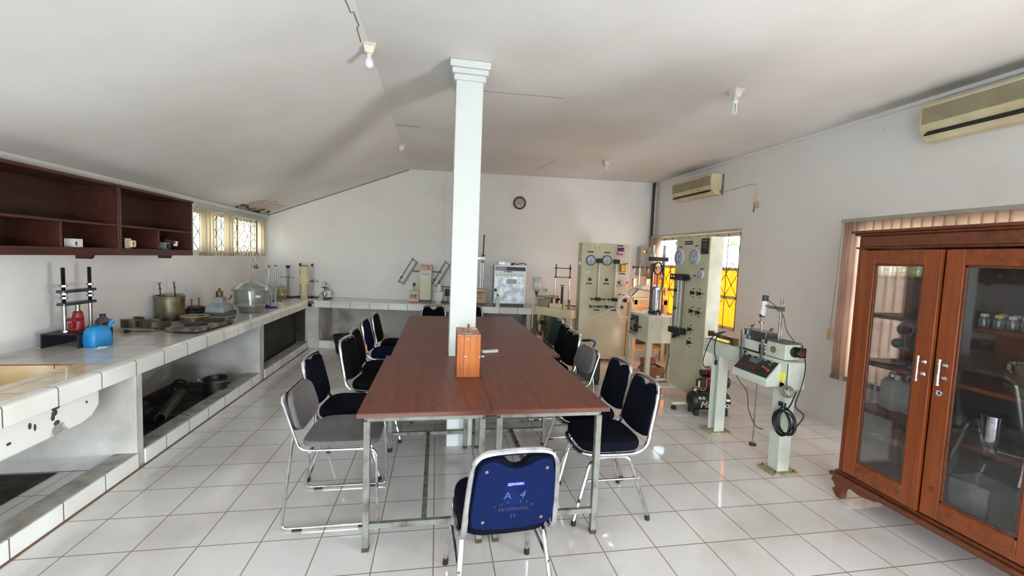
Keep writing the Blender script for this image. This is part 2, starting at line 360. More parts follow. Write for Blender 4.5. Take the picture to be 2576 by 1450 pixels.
def struct(g, name, mt, parent=None, **k):
    o = g.build(name, mt, parent, **k)
    if not parent: o['kind'] = 'structure'
    return o
def text(name, body, size, mt, parent, loc, rot, ext=.0006, align='CENTER', shear=0):
    cu = bpy.data.curves.new('txt', 'FONT'); cu.body = body; cu.size = size; cu.extrude = ext; cu.align_x = align; cu.align_y = 'CENTER'; cu.shear = shear
    cu.resolution_u = 3
    t = bpy.data.objects.new('txt', cu); C.objects.link(t)
    dg = bpy.context.evaluated_depsgraph_get(); dg.update()
    me = bpy.data.meshes.new_from_object(t.evaluated_get(dg)); bpy.data.objects.remove(t); me.materials.clear(); me.materials.append(mt)
    me.name = name
    o = bpy.data.objects.new(name, me); C.objects.link(o); o.location = loc; o.rotation_euler = rot
    if parent: o.parent = parent
    return o
FR = (R(90), 0, 0)       # lettering on a face that looks towards local -Y

# ---------------------------------------------------------------- room frame
SK = R(-5.0)                                   # the back wall runs slightly askew
BO = Vector((-1.97, 4.80, 0)); BU = Vector((math.cos(SK), math.sin(SK), 0)); BN = Vector((-math.sin(SK), math.cos(SK), 0))
MB = Matrix.Translation(BO) @ Matrix.Rotation(SK, 4, 'Z')
def bw(s, d, z): return BO + BU * s + BN * d + Vector((0, 0, z))
WD = .68                                       # depth of the back counter
def XR(y): return 4.07 - .028 * y
RK = R(-90) + math.atan(.028)
MR = Matrix.Translation((4.07, 0, 0)) @ Matrix.Rotation(RK, 4, 'Z')     # local x = -y (world), local y = outwards
XL, HC, RX, EV = -2.94, 3.04, -.54, 2.12       # left wall, flat ceiling height, ridge, eave height
YB = -5.0
sR = ((BO + BN * WD) - Vector((4.07, 0, 0)))    # right end of back wall: solve intersection
def isect():
    # back wall line p = BO+BN*WD + s*BU ; right wall x = 4.07-.028y
    p = BO + BN * WD; s = (4.07 - .028 * p.y - p.x) / (BU.x + .028 * BU.y); return s
SE = isect(); CR = BO + BN * WD + BU * SE
SL = (XL - (BO + BN * WD).x) / BU.x; CL = BO + BN * WD + BU * SL

struct(G().box(-3.2, 4.6, YB, 6.0, -.06, 0), 'floor', FLOOR)
g = G()                                         # ceiling: flat part and the slope down to the left eave
def cz(x): return HC if x >= RX else HC - (RX - x) * (HC - EV) / (RX - XL)
for x0, x1 in ((XL - .25, RX), (RX, 4.5)):
    z0, z1 = cz(x0), cz(x1)
    v = [g._v(p) for p in ((x0, YB - .2, z0), (x1, YB - .2, z1), (x1, 6.2, z1), (x0, 6.2, z0), (x0, YB - .2, z0 + .1), (x1, YB - .2, z1 + .1), (x1, 6.2, z1 + .1), (x0, 6.2, z0 + .1))]
    for f in ((0, 1, 2, 3), (4, 7, 6, 5), (0, 4, 5, 1), (3, 2, 6, 7), (0, 3, 7, 4), (1, 5, 6, 2)): g._f([v[i] for i in f])
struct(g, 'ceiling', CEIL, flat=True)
# back wall: gable profile following the ceiling
prof = [(SL - .2, 0), (SE + .2, 0), (SE + .2, HC + .05)]
sr = (RX - (BO + BN * WD).x) / BU.x
prof += [(sr, HC + .05), (SL - .2, EV + .05 - .08)]
struct(G(MB).prism(prof, WD, WD + .15, 'xz'), 'wall_back', WALL, flat=True)
# left wall with the high window (y 3.42 - 5.38)
LWY0, LWY1, LWZ0, LWZ1 = 3.42, 5.38, 1.46, 2.02
g = G(); g.box(XL - .15, XL, YB, LWY0, 0, EV + .05); g.box(XL - .15, XL, LWY1, 6.0, 0, EV + .05)
g.box(XL - .15, XL, LWY0, LWY1, 0, LWZ0); g.box(XL - .15, XL, LWY0, LWY1, LWZ1, EV + .05)
struct(g, 'wall_left', WALL, flat=True)
# right wall with two windows and the side door behind the camera
g = G(MR); H = HC + .05
ops = [(-5.3, -4.93, None), (-2.75, -1.19, None), (1.1, 3.3, None), (4.5, 5.3, None)]
for a, b, _ in ops: g.box(a, b, 0, .18, 0, H)
W2 = (-4.93, -2.75, .66, 2.03); W1 = (-1.19, 1.1, .47, 2.02); DR = (3.3, 4.5, 0, 2.1)
for a, b, z0, z1 in (W2, W1, DR):
    if z0 > 0: g.box(a, b, 0, .18, 0, z0)
    g.box(a, b, 0, .18, z1, H)
struct(g, 'wall_right', WALL, flat=True)
# wall behind the camera with wide open doors
g = G(); g.box(-3.1, -2.0, YB - .15, YB, 0, H); g.box(.6, 4.6, YB - .15, YB, 0, H); g.box(-2.0, .6, YB - .15, YB, 2.1, H)
struct(g, 'wall_front', WALL, flat=True)
struct(G().box(-12, 16, -14, 16, -.12, -.07), 'ground', PARCH)
# cornices and joints
struct(G().box(XL, XL + .045, -1.2, CL.y - .02, EV - .10, EV - .005).box(XL, XL + .07, -1.2, CL.y - .02, EV - .045, EV + .012), 'trim_1', PILW, bev=.008)
g = G(MR); g.box(-CR.y + .02, 3, -.035, 0, HC - .035, HC - .001); struct(g, 'trim_2', WALL, bev=.006)
g = G(MB); s_r = at(1116, 433, 'y', 5.3).x + 1.97
g.box(s_r - .012, s_r + .012, WD - .012, WD, .8, HC - .01); struct(g, 'trim_3', WALL, bev=.004)
CRK = mat('crack_grey', (112, 108, 102), .9)  # grey line colour for the ceiling cracks and the gable joint
def crack(pts, r, nm):
    struct(G().tube(pts, r, 5), nm, CRK)
def cpt(px, py):
    p = at(px, py, 'z', HC)
    if p.x >= RX: return p + Vector((0, 0, -.0015))
    n = Vector((-(HC - EV) / (RX - XL), 0, 1)); return onpl(px, py, (RX, 0, HC - .0015), n)
crack([cpt(*q) for q in ((868, 0), (876, 16), (882, 32), (890, 30), (896, 48), (903, 64), (898, 70), (903, 88), (908, 106))], .0035, 'trim_4')
crack([cpt(*q) for q in ((995, 314), (1010, 315), (1040, 318), (1056, 320))], .003, 'trim_5')
crack([cpt(*q) for q in ((1350, 425), (1380, 412), (1400, 402))], .0025, 'trim_6')
crack([cpt(*q) for q in ((1200, 228), (1290, 236), (1380, 243), (1420, 248))], .0016, 'trim_7')
# thin grey line where the gable meets the sloping ceiling, and peeling at the eave corner
crack([bw(s, WD - .004, cz((bw(s, WD, 0)).x) - .012) for s in (SL + .03, SL + .9, SL + 1.7, sr)], .006, 'trim_8')
g = G(); rnd = random.Random(3)
for i in range(34):
    y = 4.35 + rnd.random() * 1.05; x = XL + .09 + rnd.random() * .1; L = .04 + rnd.random() * .09
    g.bx((x - .03, y, cz(x - .03) - .002), (.012 + rnd.random() * .04, L * .8, .004), (0, R(-21), rnd.random()))
struct(g, 'trim_9', mat('mould', (70, 60, 48), .95))

# ---------------------------------------------------------------- pillar
PX0, PX1, PY0, PY1 = .09, .30, 1.04, 1.26
p = thing('pillar', 'square white pillar with moulded capital rising through the tables', 'pillar', ((PX0 + PX1) / 2, (PY0 + PY1) / 2, 0)); p['kind'] = 'structure'
hw = .105
G().box(-hw, hw, -.11, .11, 0, 2.96).build('shaft', PILW, p, bev=.006)
g = G()
for z0, z1, e_ in ((2.9, 2.945, .018), (2.945, 2.985, .034), (2.985, 3.038, .05)): g.box(-hw - e_, hw + e_, -.11 - e_, .11 + e_, z0, z1)
g.build('capital', PILW, p, bev=.006)

# ---------------------------------------------------------------- windows
def grille_diamond(g, x0, x1, z0, z1, y, r=.005, nx=3):
    """vertical bars with lozenges between them"""
    w_ = (x1 - x0) / nx
    for i in range(nx + 1): g.tube([(x0 + i * w_, y, z0), (x0 + i * w_, y, z1)], r, 5)
    for i in range(nx):
        cx = x0 + (i + .5) * w_; zc = (z0 + z1) / 2; hh = (z1 - z0) * .26
        for k in (-1, 1):
            c = zc + k * hh; g.tube([(cx, y, c - hh), (cx + w_ * .5, y, c), (cx, y, c + hh), (cx - w_ * .5, y, c), (cx, y, c - hh)], r, 5)
def window(n, M_, a, b, z0, z1, nx, amber, bars):
    fr = struct(G(M_).box(a, a + .05, .05, .12, z0, z1).box(b - .05, b, .05, .12, z0, z1).box(a, b, .05, .12, z0, z0 + .05).box(a, b, .05, .12, z1 - .05, z1), 'window_%d' % n, FRAMEC, bev=.004)
    g = G(M_)
    wd = (b - a - .1) / nx
    for i in range(1, nx): g.box(a + .05 + i * wd - .03, a + .05 + i * wd + .03, .055, .115, z0, z1)
    ms = []
    if amber:
        for zz in amber: g.box(a + .05, b - .05, .06, .11, zz - .022, zz + .022)
    g.build('mullion', FRAMEC, fr, bev=.004)
    zz = [z0 + .05] + (list(amber) if amber else []) + [z1 - .05]
    for i in range(nx):
        for j in range(len(zz) - 1):
            x0_, x1_ = a + .05 + i * wd + (.03 if i else 0), a + .05 + (i + 1) * wd - (.03 if i < nx - 1 else 0)
            G(M_).box(x0_, x1_, .083, .089, zz[j] + (.02 if j else 0), zz[j + 1] - .02).build('pane', AMBER if amber and j < len(zz) - 2 else PANE, fr)
    g = G(M_); grille_diamond(g, a + .05, b - .05, bars[0], bars[1], .035, .005, bars[2])
    for i in range(bars[2] + 1):
        x = a + .05 + (b - a - .1) / bars[2] * i; g.tube([(x, .035, z0 + .01), (x, .035, z1 - .01)], .005, 5)
    g.build('grille', DSTEEL, fr)
    return fr
window(2, MR, W2[0], W2[1], W2[2], W2[3], 3, (1.12, 1.52), (1.0, 1.6, 9))
window(1, MR, W1[0], W1[1], W1[2], W1[3], 3, None, (1.0, 1.6, 9))
ML = Matrix.Translation((XL, 0, 0)) @ Matrix.Rotation(R(90), 4, 'Z')
window(3, ML, LWY0, LWY1, LWZ0, LWZ1, 3, None, (LWZ0 + .06, LWZ1 - .06, 8))

def blind(name, label, M_, slats, ztop, zbot, rail, y=-.05, fab=BLIND, wdt=.085, hem=True, group=None):
    t = thing(name, label, 'blind')
    G(M_).box(rail[0], rail[1], y - .03, y + .02, ztop, ztop + .035).build('head_rail', mat('rail_aluminium', (190, 188, 180), .4, .5), t, bev=.004)
    for i, (x, ang) in enumerate(slats):
        m = M_ @ Matrix.Translation((x, y, 0)) @ Matrix.Rotation(ang, 4, 'Z')
        def f(u, v, m=m): return m @ Vector(((u - .5) * wdt, .006 * math.sin(u * math.pi), zbot + (ztop - zbot) * v))
        sl = G().grid(f, 4, 3).build('slat', fab, t, solid=.0012)
        if hem:
            G(m).box(-wdt / 2, wdt / 2, -.003, .009, zbot, zbot + .045).build('hem_weight', mat('blind_hem', (150, 132, 118), .8), sl)
    return t
rnd = random.Random(11)
ls = []; y = LWY0 + .02
while y < LWY1 - .06:
    k_ = len(ls); ls.append((y, R(24 if k_ < 1 else 84 if k_ < 4 else 23 if k_ < 8 else (80 if k_ < 10 else (19, 26, 34, 22)[k_ % 4] if k_ < 21 else 70))))
    y += .085
blind('vertical_blind', 'cream vertical blind with twisted slats over the high left window', ML, ls, 2.005, 1.44, (LWY0 - .04, LWY1 + .03), y=-.06)
blind('vertical_blind', 'tan vertical blind gathered at the left of the amber glass window', MR, [(-4.9 + i * .034, R(74 if i % 2 else 60)) for i in range(7)], 2.03, .9, (-4.98, -2.68), y=-.07, fab=BLINDP, wdt=.11, hem=False)
bn = blind('vertical_blind', 'pink-beige vertical blind behind the glazed teak cabinet', MR, [(-1.22 + i * (.03 if i < 4 else .078) + (0 if i < 4 else -.19), R(70 if i < 4 else 12)) for i in range(34)], 2.03, .47, (-1.28, 1.3), y=-.07, fab=BLINDP, wdt=.09)
cdt = thing('blind_cord', 'hanging blind cord with small wooden weight beside the pink-beige blind', 'cord')
xc = -1.31
G(MR).tube([(xc + .03, -.08, 2.03), (xc + .01, -.07, 1.5), (xc - .03, -.05, .95)], .0016, 5).tube([(xc + .04, -.09, 2.03), (xc + .02, -.08, 1.5), (xc - .02, -.05, .95)], .0016, 5).build('string', mat('cord_grey', (150, 148, 140), .8), cdt)
G(MR).box(xc - .045, xc - .012, -.06, -.035, .84, .95).build('wooden_weight', WOODP, cdt, bev=.004)
# outside planting seen through the panes
for i, (x, y, z, r_, lab) in enumerate(((7.9, 6.9, 2.85, 1.05, 'bright green shrub outside the far part of the amber window'), (7.4, 3.7, 2.8, 1.05, 'bright green tree outside the near part of the amber window'), (-6.2, 6.4, 2.3, 1.2, 'green tree beyond the high left window'))):
    t = thing('garden_tree', lab, 'tree', (x, y, -.07))
    rr = random.Random(i)
    g = G()
    for q in range(420):
        d = Vector((rr.gauss(0, 1), rr.gauss(0, 1), rr.gauss(0, 1))).normalized() * r_ * rr.random() ** .4
        a = Vector((rr.gauss(0, 1), rr.gauss(0, 1), rr.gauss(0, 1))).normalized() * .12; b = a.orthogonal().normalized() * .05; c = Vector((0, 0, z)) + d
        g._f([g._v(c - a), g._v(c - b), g._v(c + a), g._v(c + b)])
    fo = g.build('foliage', LEAF, t, solid=.002, flat=True)
    G().cyl((0, 0, 0), (0, 0, z), .07, .04, 10).build('trunk', CARD, t)

# ---------------------------------------------------------------- tiled counters
XF = -2.03                                      # front of the left counter
ZT = .76
def ZB(s): return ZT - .0075 * max(0, s)
pc = thing('tiled_counter', 'long white tiled counter along the left wall under the cabinets', 'counter', (0, 0, 0))
SX0, SX1, SY0, SY1 = -2.78, -2.30, -.75, .80    # sink opening in the top
yE = 4.80
g = G(); zt, zb = ZT, ZT - .045
g.box(XL, XF, SY1, yE, zb, zt); g.box(XL, SX0, -1.4, SY1, zb, zt); g.box(SX0, SX1, -1.4, SY0, zb, zt)
G().box(SX1, XF, -1.4, SY1, zb, zt).build('stained_worktop', tile_mat('counter_tiles_stained', (222, 208, 178), (120, 98, 70), .20, off=(.03, 0), rough=.08, mortar=.0026, dirt=(228, 204, 160)), pc, flat=True)
# corner piece joining the back counter
g.prism([(XL, yE), (BO.x - .06, yE), (BO.x, yE), (bw(0, WD, 0).x, bw(0, WD, 0).y), (CL.x, CL.y)], zb, zt)
g.build('worktop', CTOP, pc, flat=True)
tf = G(); tf.box(XF, XF + .012, -1.4, yE - .02, ZT - .105, ZT - .028); tf.build('edge_tiles', CFACE, pc, bev=.003)
tf = G(); tf.prism([(XF - .05, ZT + .002), (XF - .002, ZT + .002), (XF + .010, ZT - .006), (XF + .014, ZT - .027), (XF - .05, ZT - .027)], -1.4, yE - .02, 'xz'); tf.build('bullnose_tiles', CFACE, pc)
G().box(XL, XF, SY1, yE, ZT - .09, ZT - .047).box(XL, SX0, -1.4, SY1, ZT - .09, ZT - .047).box(SX1, XF, -1.4, SY1, ZT - .09, ZT - .047).build('slab', PLASTER, pc, flat=True)
for a, b in ((.90, .97), (2.945, 3.075), (4.79, 4.88)):
    G().box(XL, XF + .004, a, b, 0, ZT - .09).build('partition', PLASTER if a < 1 else PLASTER, pc, bev=.006)
for a, b in ((-1.4, .90), (.97, 2.945), (3.075, 4.79)):
    G().box(XF - .13, XF + .006, a, b, 0, .11).build('kerb', CONC, pc, bev=.004)
    G().box(XF + .006, XF + .016, a, b, .004, .108).build('kerb_tiles', CFACE, pc)
G().box(XF + .016, XF + .028, -1.4, 4.79, 0, .006).build('grime_line', mat('brown_grime', (112, 84, 60), .9), pc)
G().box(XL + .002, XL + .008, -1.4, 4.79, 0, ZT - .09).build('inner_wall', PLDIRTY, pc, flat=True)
# sink bowl and the rough plaster trough that hangs below it
g = G(); t_ = .012
g.box(SX0, SX0 + t_, SY0, SY1, .56, ZT - .002); g.box(SX1 - t_, SX1, SY0, SY1, .56, ZT - .002); g.box(SX0 + t_, SX1 - t_, SY1 - t_, SY1, .56, ZT - .002); g.box(SX0 + t_, SX1 - t_, SY0, SY0 + t_, .56, ZT - .002)
g.box(SX0, SX1, SY0, SY1, .53, .56)
g.build('sink_basin', BASIN, pc, flat=True)
g = G(); g.prism([(-1.2, .67), (.70, .67), (.70, .53), (.64, .475), (.56, .455), (-1.2, .455)], -2.32, -2.10, 'yz'); g.build('sink_trough', mat('chipped_plaster', (226, 226, 222), .85, 0, (150, 146, 138), 7, .6, bump=.35, bs=22, contrast=(.60, .68)), pc, bev=.012)
g = G(); rr = random.Random(5)
for (px, py, a, b) in ((140, 1027, .028, .012), (137, 1040, .02, .018), (133, 1052, .013, .018), (143, 1064, .02, .014), (75, 1073, .01, .018), (88, 1076, .007, .02), (22, 1118, .014, .008), (218, 1012, .008, .008)):
    q = at(px, py, 'x', -2.099); g = G(); g.sph(q, 1, 6, (.003, a, b)); g.build('chipped_patch', mat('exposed_mortar', (78, 70, 60), .95, 0, (50, 45, 40), 30), pc)
G().tube([at(0, 919, 'z', .762), at(180, 918, 'z', .762)], .004, 5).tube([at(137, 919, 'z', .762), at(136, 928, 'z', .757)], .003, 5).build('rust_edge', RUST, pc)

bc = thing('tiled_counter', 'white tiled counter across the back wall beneath the clock', 'counter', BO, SK)
s_end = SE - .02
def slope_box(g, s0, s1, d0, d1, a, b):
    v = [g._v((s, d, ZB(s) + z)) for s in (s0, s1) for d in (d0, d1) for z in (a, b)]
    for f in ((0, 1, 3, 2), (4, 6, 7, 5), (0, 4, 5, 1), (2, 3, 7, 6), (0, 2, 6, 4), (1, 5, 7, 3)): g._f([v[i] for i in f])
    return g
slope_box(G(), 0, s_end, 0, WD, -.045, 0).build('worktop', CTOP, bc, flat=True)
slope_box(G(), 0, s_end, .0, WD, -.09, -.047).build('slab', PLASTER, bc, flat=True)
slope_box(G(), .05, s_end, -.014, -.001, -.10, -.026).build('edge_tiles', CFACEX, bc)
slope_box(G(), .03, s_end, -.018, .03, -.026, .002).build('bullnose_tiles', CFACEX, bc, bev=.006)
G().box(-.075, .11, -.012, WD, 0, ZT - .095).build('partition', PLASTER, bc, bev=.005)
G().box(3.46, 3.53, .02, WD, 0, ZB(3.5) - .09).build('partition', PLASTER, bc, bev=.005)
G().box(.11, s_end, .03, .13, 0, .12).build('kerb', CONC, bc)
G().box(.11, s_end, .018, .03, 0, .115).build('kerb_tiles', CFACEX, bc)
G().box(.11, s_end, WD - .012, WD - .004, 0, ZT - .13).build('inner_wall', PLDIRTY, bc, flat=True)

# ---------------------------------------------------------------- open wall cabinets on the left
CXF = -2.60; CZ0, CZ1 = 1.455, 2.025
def wall_cab(y0, y1, mid, label, bk):
    t = thing('wall_cabinet', label, 'cabinet', (XL, y0, CZ0)); L = y1 - y0; D = CXF - XL; H_ = CZ1 - CZ0; th = .018
    G().box(.004, .012, 0, L, 0, H_).build('back_panel', SHELFIN, t, flat=True)
    G().box(.0, D, 0, th, 0, H_).build('side_panel', SHELFD, t, bev=.002); G().box(0, D, L - th, L, 0, H_).build('side_panel', SHELFD, t, bev=.002)
    G().box(.0, D + .012, -.0, L, H_ - th, H_ + .004).build('top_board', SHELFD, t, bev=.002)
    G().box(.0, D - .004, th, L - th, .035, .055).build('bottom_board', SHELFD, t, bev=.002)
    G().box(D - .02, D + .002, 0, L, -.002, .038).build('valance', SHELFD, t, bev=.002)
    G().box(.012, D - .006, th, L - th, .232, .25).build('shelf', SHELFD, t, bev=.002)
    G().box(.012, D - .006, mid - .009 - y0, mid + .009 - y0, .055, .232).build('divider', SHELFD, t, bev=.002)
    yb = bk - y0
    G().prism([(.0, -.002), (.145, -.002), (.13, -.006), (.118, -.016), (.114, -.03), (.104, -.042), (.0, -.042)], yb, yb + .03, 'xz').build('bracket', SHELFD, t, bev=.002)
    return t
wall_cab(.60, 1.685, 1.14, 'dark mahogany open wall cabinet at the far left edge, holding a white box', at(197, 650, 'x', XL).y - .03)
wall_cab(1.69, 2.735, 2.19, 'dark mahogany open wall cabinet next to the high left window', at(402, 650, 'x', XL).y - .03)
zs = CZ0 + .055
def P2(px, x): return at(px, 620, 'x', x)
p = P2(186, -2.66); t = thing('carton', 'small white carton on the lower shelf of the left wall cabinet', 'box', (p.x, p.y, zs), R(8))
G().box(-.03, .03, -.05, .045, 0, .062).build('box_body', PAPER, t, bev=.002); G().box(.03, .0308, -.04, -.02, .015, .04).build('print', DGREY, t)
p = P2(322, -2.66); t = thing('wall_thermostat', 'cream plastic switch unit on the second wall cabinet shelf', 'switch', (p.x, p.y, zs), R(90))
G().box(-.03, .03, -.01, .01, 0, .088).build('back_plate', IVORY, t, bev=.004); G().box(-.028, .036, -.045, -.01, .012, .072).build('housing', IVORY, t, bev=.01, seg=3)
G().box(-.012, .0, -.047, -.045, .03, .058).build('toggle', DGREY, t)
p = P2(418, -2.66); t = thing('meter_box', 'grey clamp meter with leads on the right wall cabinet shelf', 'instrument', (p.x, p.y, zs), R(90))
G().box(-.05, .03, -.02, .03, 0, .07).build('housing', mat('mid_grey', (130, 136, 140), .5), t, bev=.004)
G().lathe([(.001, 0), (.026, 0), (.026, .012), (.001, .012)], m=Matrix.Translation((-.005, -.02, .03)) @ Matrix.Rotation(R(90), 4, 'X')).build('dial', BLACK, t)
G().tube(catmull([(-.05, -.02, .09), (0, -.03, .085), (.05, -.02, .075), (.09, -.03, .07)]), .009, 8).build('probe', mat('dull_red', (110, 50, 40), .5), t)
G().bx((.10, -.03, .06), (.02, .03, .05), (0, .2, 0)).build('clip', WHITE, t, bev=.003)

# ---------------------------------------------------------------- tables
def table(label, x0, x1, y0, y1, notch=None, leg=.032):
    t = thing('work_table', label, 'table', ((x0 + x1) / 2, (y0 + y1) / 2, 0), 0, None)
    cx, cy = (x0 + x1) / 2, (y0 + y1) / 2; z1 = .75
    X0, X1, Y0, Y1 = x0 - cx + .001, x1 - cx - .001, y0 - cy + .001, y1 - cy - .001
    poly = [(X0, Y0), (X1, Y0), (X1, Y1), (X0, Y1)]
    if notch == 'R': nx, ny = PX0 - .004 - cx, PY1 + .004 - cy; poly = [(X0, Y0), (nx, Y0), (nx, ny), (X1, ny), (X1, Y1), (X0, Y1)]
    if notch == 'L': nx, ny = PX1 + .004 - cx, PY1 + .004 - cy; poly = [(nx, Y0), (X1, Y0), (X1, Y1), (X0, Y1), (X0, ny), (nx, ny)]
    G().prism(poly, z1 - .004, z1).build('tabletop', TOPW, t, bev=.0015)
    G().prism(poly, z1 - .024, z1 - .004).build('edge_banding', TOPEDGE, t)
    fx0, fx1, fy0, fy1 = X0 + .045, X1 - .045, Y0 + .05, Y1 - .05
    if notch == 'R': fx1 = X1 - .05
    h = z1 - .026; g = G()
    for y in (fy0, fy1): g.box(fx0, fx1, y - leg / 2, y + leg / 2, h - .03, h)
    for x in (fx0, fx1): g.box(x - leg / 2, x + leg / 2, fy0, fy1, h - .03, h)
    if notch: g = G(); g.box(fx0, fx1, fy1 - leg / 2, fy1 + leg / 2, h - .03, h); yy = PY1 + .03 - cy; g.box(fx0, fx1, yy - leg / 2, yy + leg / 2, h - .03, h); [g.box(x - leg / 2, x + leg / 2, yy, fy1, h - .03, h) for x in (fx0, fx1)]
    g.build('apron_frame', IRON, t, bev=.002)
    ya = (PY1 + .03 - cy) if notch else fy0
    for x in (fx0, fx1):
        for y in (ya, fy1):
            l = G().box(x - leg / 2, x + leg / 2, y - leg / 2, y + leg / 2, .012, h - .03).build('leg', IRON, t, bev=.002)
            G().box(x - leg / 2 - .001, x + leg / 2 + .001, y - leg / 2 - .001, y + leg / 2 + .001, 0, .022).build('foot_cap', mat('rusty_foot', (66, 50, 40), .9), l)
    zs_ = .135
    for y in (ya, fy1): G().box(fx0 + leg / 2, fx1 - leg / 2, y - .012, y + .012, zs_ - .014, zs_ + .014).build('stretcher', IRON, t, bev=.001)
    G().box(-.014, .014, ya + .012, fy1 - .012, zs_ - .013, zs_ + .013).build('long_stretcher', IRON, t, bev=.001)
    return t
XM = .287
table('front left brown wooden table on grey iron legs', -.395, XM, -.185, 1.06)
table('front right brown wooden table on grey iron legs', XM, .942, -.185, 1.06)
table('long rear brown table on the left side of the pillar', -.362, XM, 1.062, 3.34, 'R')
table('long rear brown table on the right side of the pillar', XM, 1.02, 1.062, 3.34, 'L')
tm = G(); rr = random.Random(2)
for (px, py, a, b) in ((1055, 960, .022, .004), (1068, 962, .01, .003), (1030, 997, .02, .004), (1050, 995, .012, .003), (1106, 1018, .012, .006), (1112, 1016, .006, .003), (1090, 1008, .014, .004), (1020, 1000, .01, .003), (1371, 920, .008, .004), (1315, 842, .015, .004), (1320, 843, .01, .003)):
    q = at(px, py, 'z', .7502); tm.lathe([(1, 0), (.3, .0004)], n=10, m=Matrix.Translation(q) @ Matrix.Rotation(rr.random() * .6 - .3, 4, 'Z') @ Matrix.Diagonal((a, b, 1, 1)))
st_ = tm.build('table_scorch_marks', mat('burn_mark', (58, 34, 26), .6), None); tag(st_, 'dark scorch stains scattered on the brown tabletops', 'stain', kind='stuff')

# wooden box standing on the table
b0 = at(1148, 950, 'z', .75); b1 = at(1207, 951, 'z', .75)
t = thing('wooden_case', 'upright varnished pine case with metal handle on the front table', 'case', (b0.x, b0.y, .75), R(-.5))
bwid, bdep, bh = b1.x - b0.x, .31, .285
G().box(0, bwid, 0, bdep, 0, bh - .012).build('body', BOXW, t, bev=.002)
G().box(0, bwid, 0, bdep, bh - .012, bh).build('top_panel', BOXT, t, bev=.002)
G().box(bwid * .29, bwid * .29 + .0022, -.0008, .0, 0, bh).build('lid_seam', mat('seam_dark', (60, 36, 18), .8), t)
G().box(bwid * .29, bwid * .29 + .0022, 0, bdep, bh, bh + .0008).build('lid_seam', MATS['seam_dark'], t)
for y in (.045, bdep - .04): G().bx((bwid * .42, y, bh + .002), (.055, .016, .003)).cyl((bwid * .29 - .012, y, bh + .003), (bwid * .29 + .016, y, bh + .003), .004, n=8).build('hinge', STEEL, t)
hd = G().tube(catmull([(bwid * .5, .10, bh + .003), (bwid * .5, .105, bh + .028), (bwid * .52, .15, bh + .042), (bwid * .54, .195, bh + .028), (bwid * .54, .20, bh + .003)], 5), [.004] * 5 + [.008] * 11 + [.004] * 5, 8).build('handle', mat('amber_handle', (150, 84, 40), .35), t)
G().bx((bwid * .82, .24, bh + .0006), (.042, .07, .001)).build('paper_label', PAPER, t)
for (u, v) in ((.46, .90), (.33, .49), (.40, .49), (.97, .48)): G().lathe([(.0035, 0), (.0035, .002), (.001, .003)], n=10, m=Matrix.Translation((bwid * u, 0, bh * v)) @ Matrix.Rotation(R(90), 4, 'X')).build('screw', WHITE, t)
# stapler/remote behind the case
q0, q1 = at(1212, 889, 'z', .75), at(1252, 886, 'z', .75); mid_ = (q0 + q1) / 2
t = thing('remote_control', 'pale grey remote control lying beside the pine case', 'remote control', (mid_.x, mid_.y, .75), math.atan2((q1 - q0).y, (q1 - q0).x))
hl = (q1 - q0).length / 2
G().prism(fil2([(-hl, -.022), (hl, -.022), (hl, .022), (-hl, .022)], .018), .0, .022).build('body', WHITE, t, bev=.005)
for i in range(4): G().bx((-hl * .6 + i * hl * .4, -.006, .0225), (.014, .008, .002)).build('button', DGREY, t)
q = at(1214, 899, 'z', .75)
t = thing('adapter_plug', 'small white power adapter poking out beside the pine case', 'adapter', (q.x, q.y, .75))
G().box(-.012, .012, -.012, .012, 0, .012).build('body', WHITE, t, bev=.002); G().bx((-.02, 0, .006), (.02, .006, .004)).build('prong', STEEL, t)

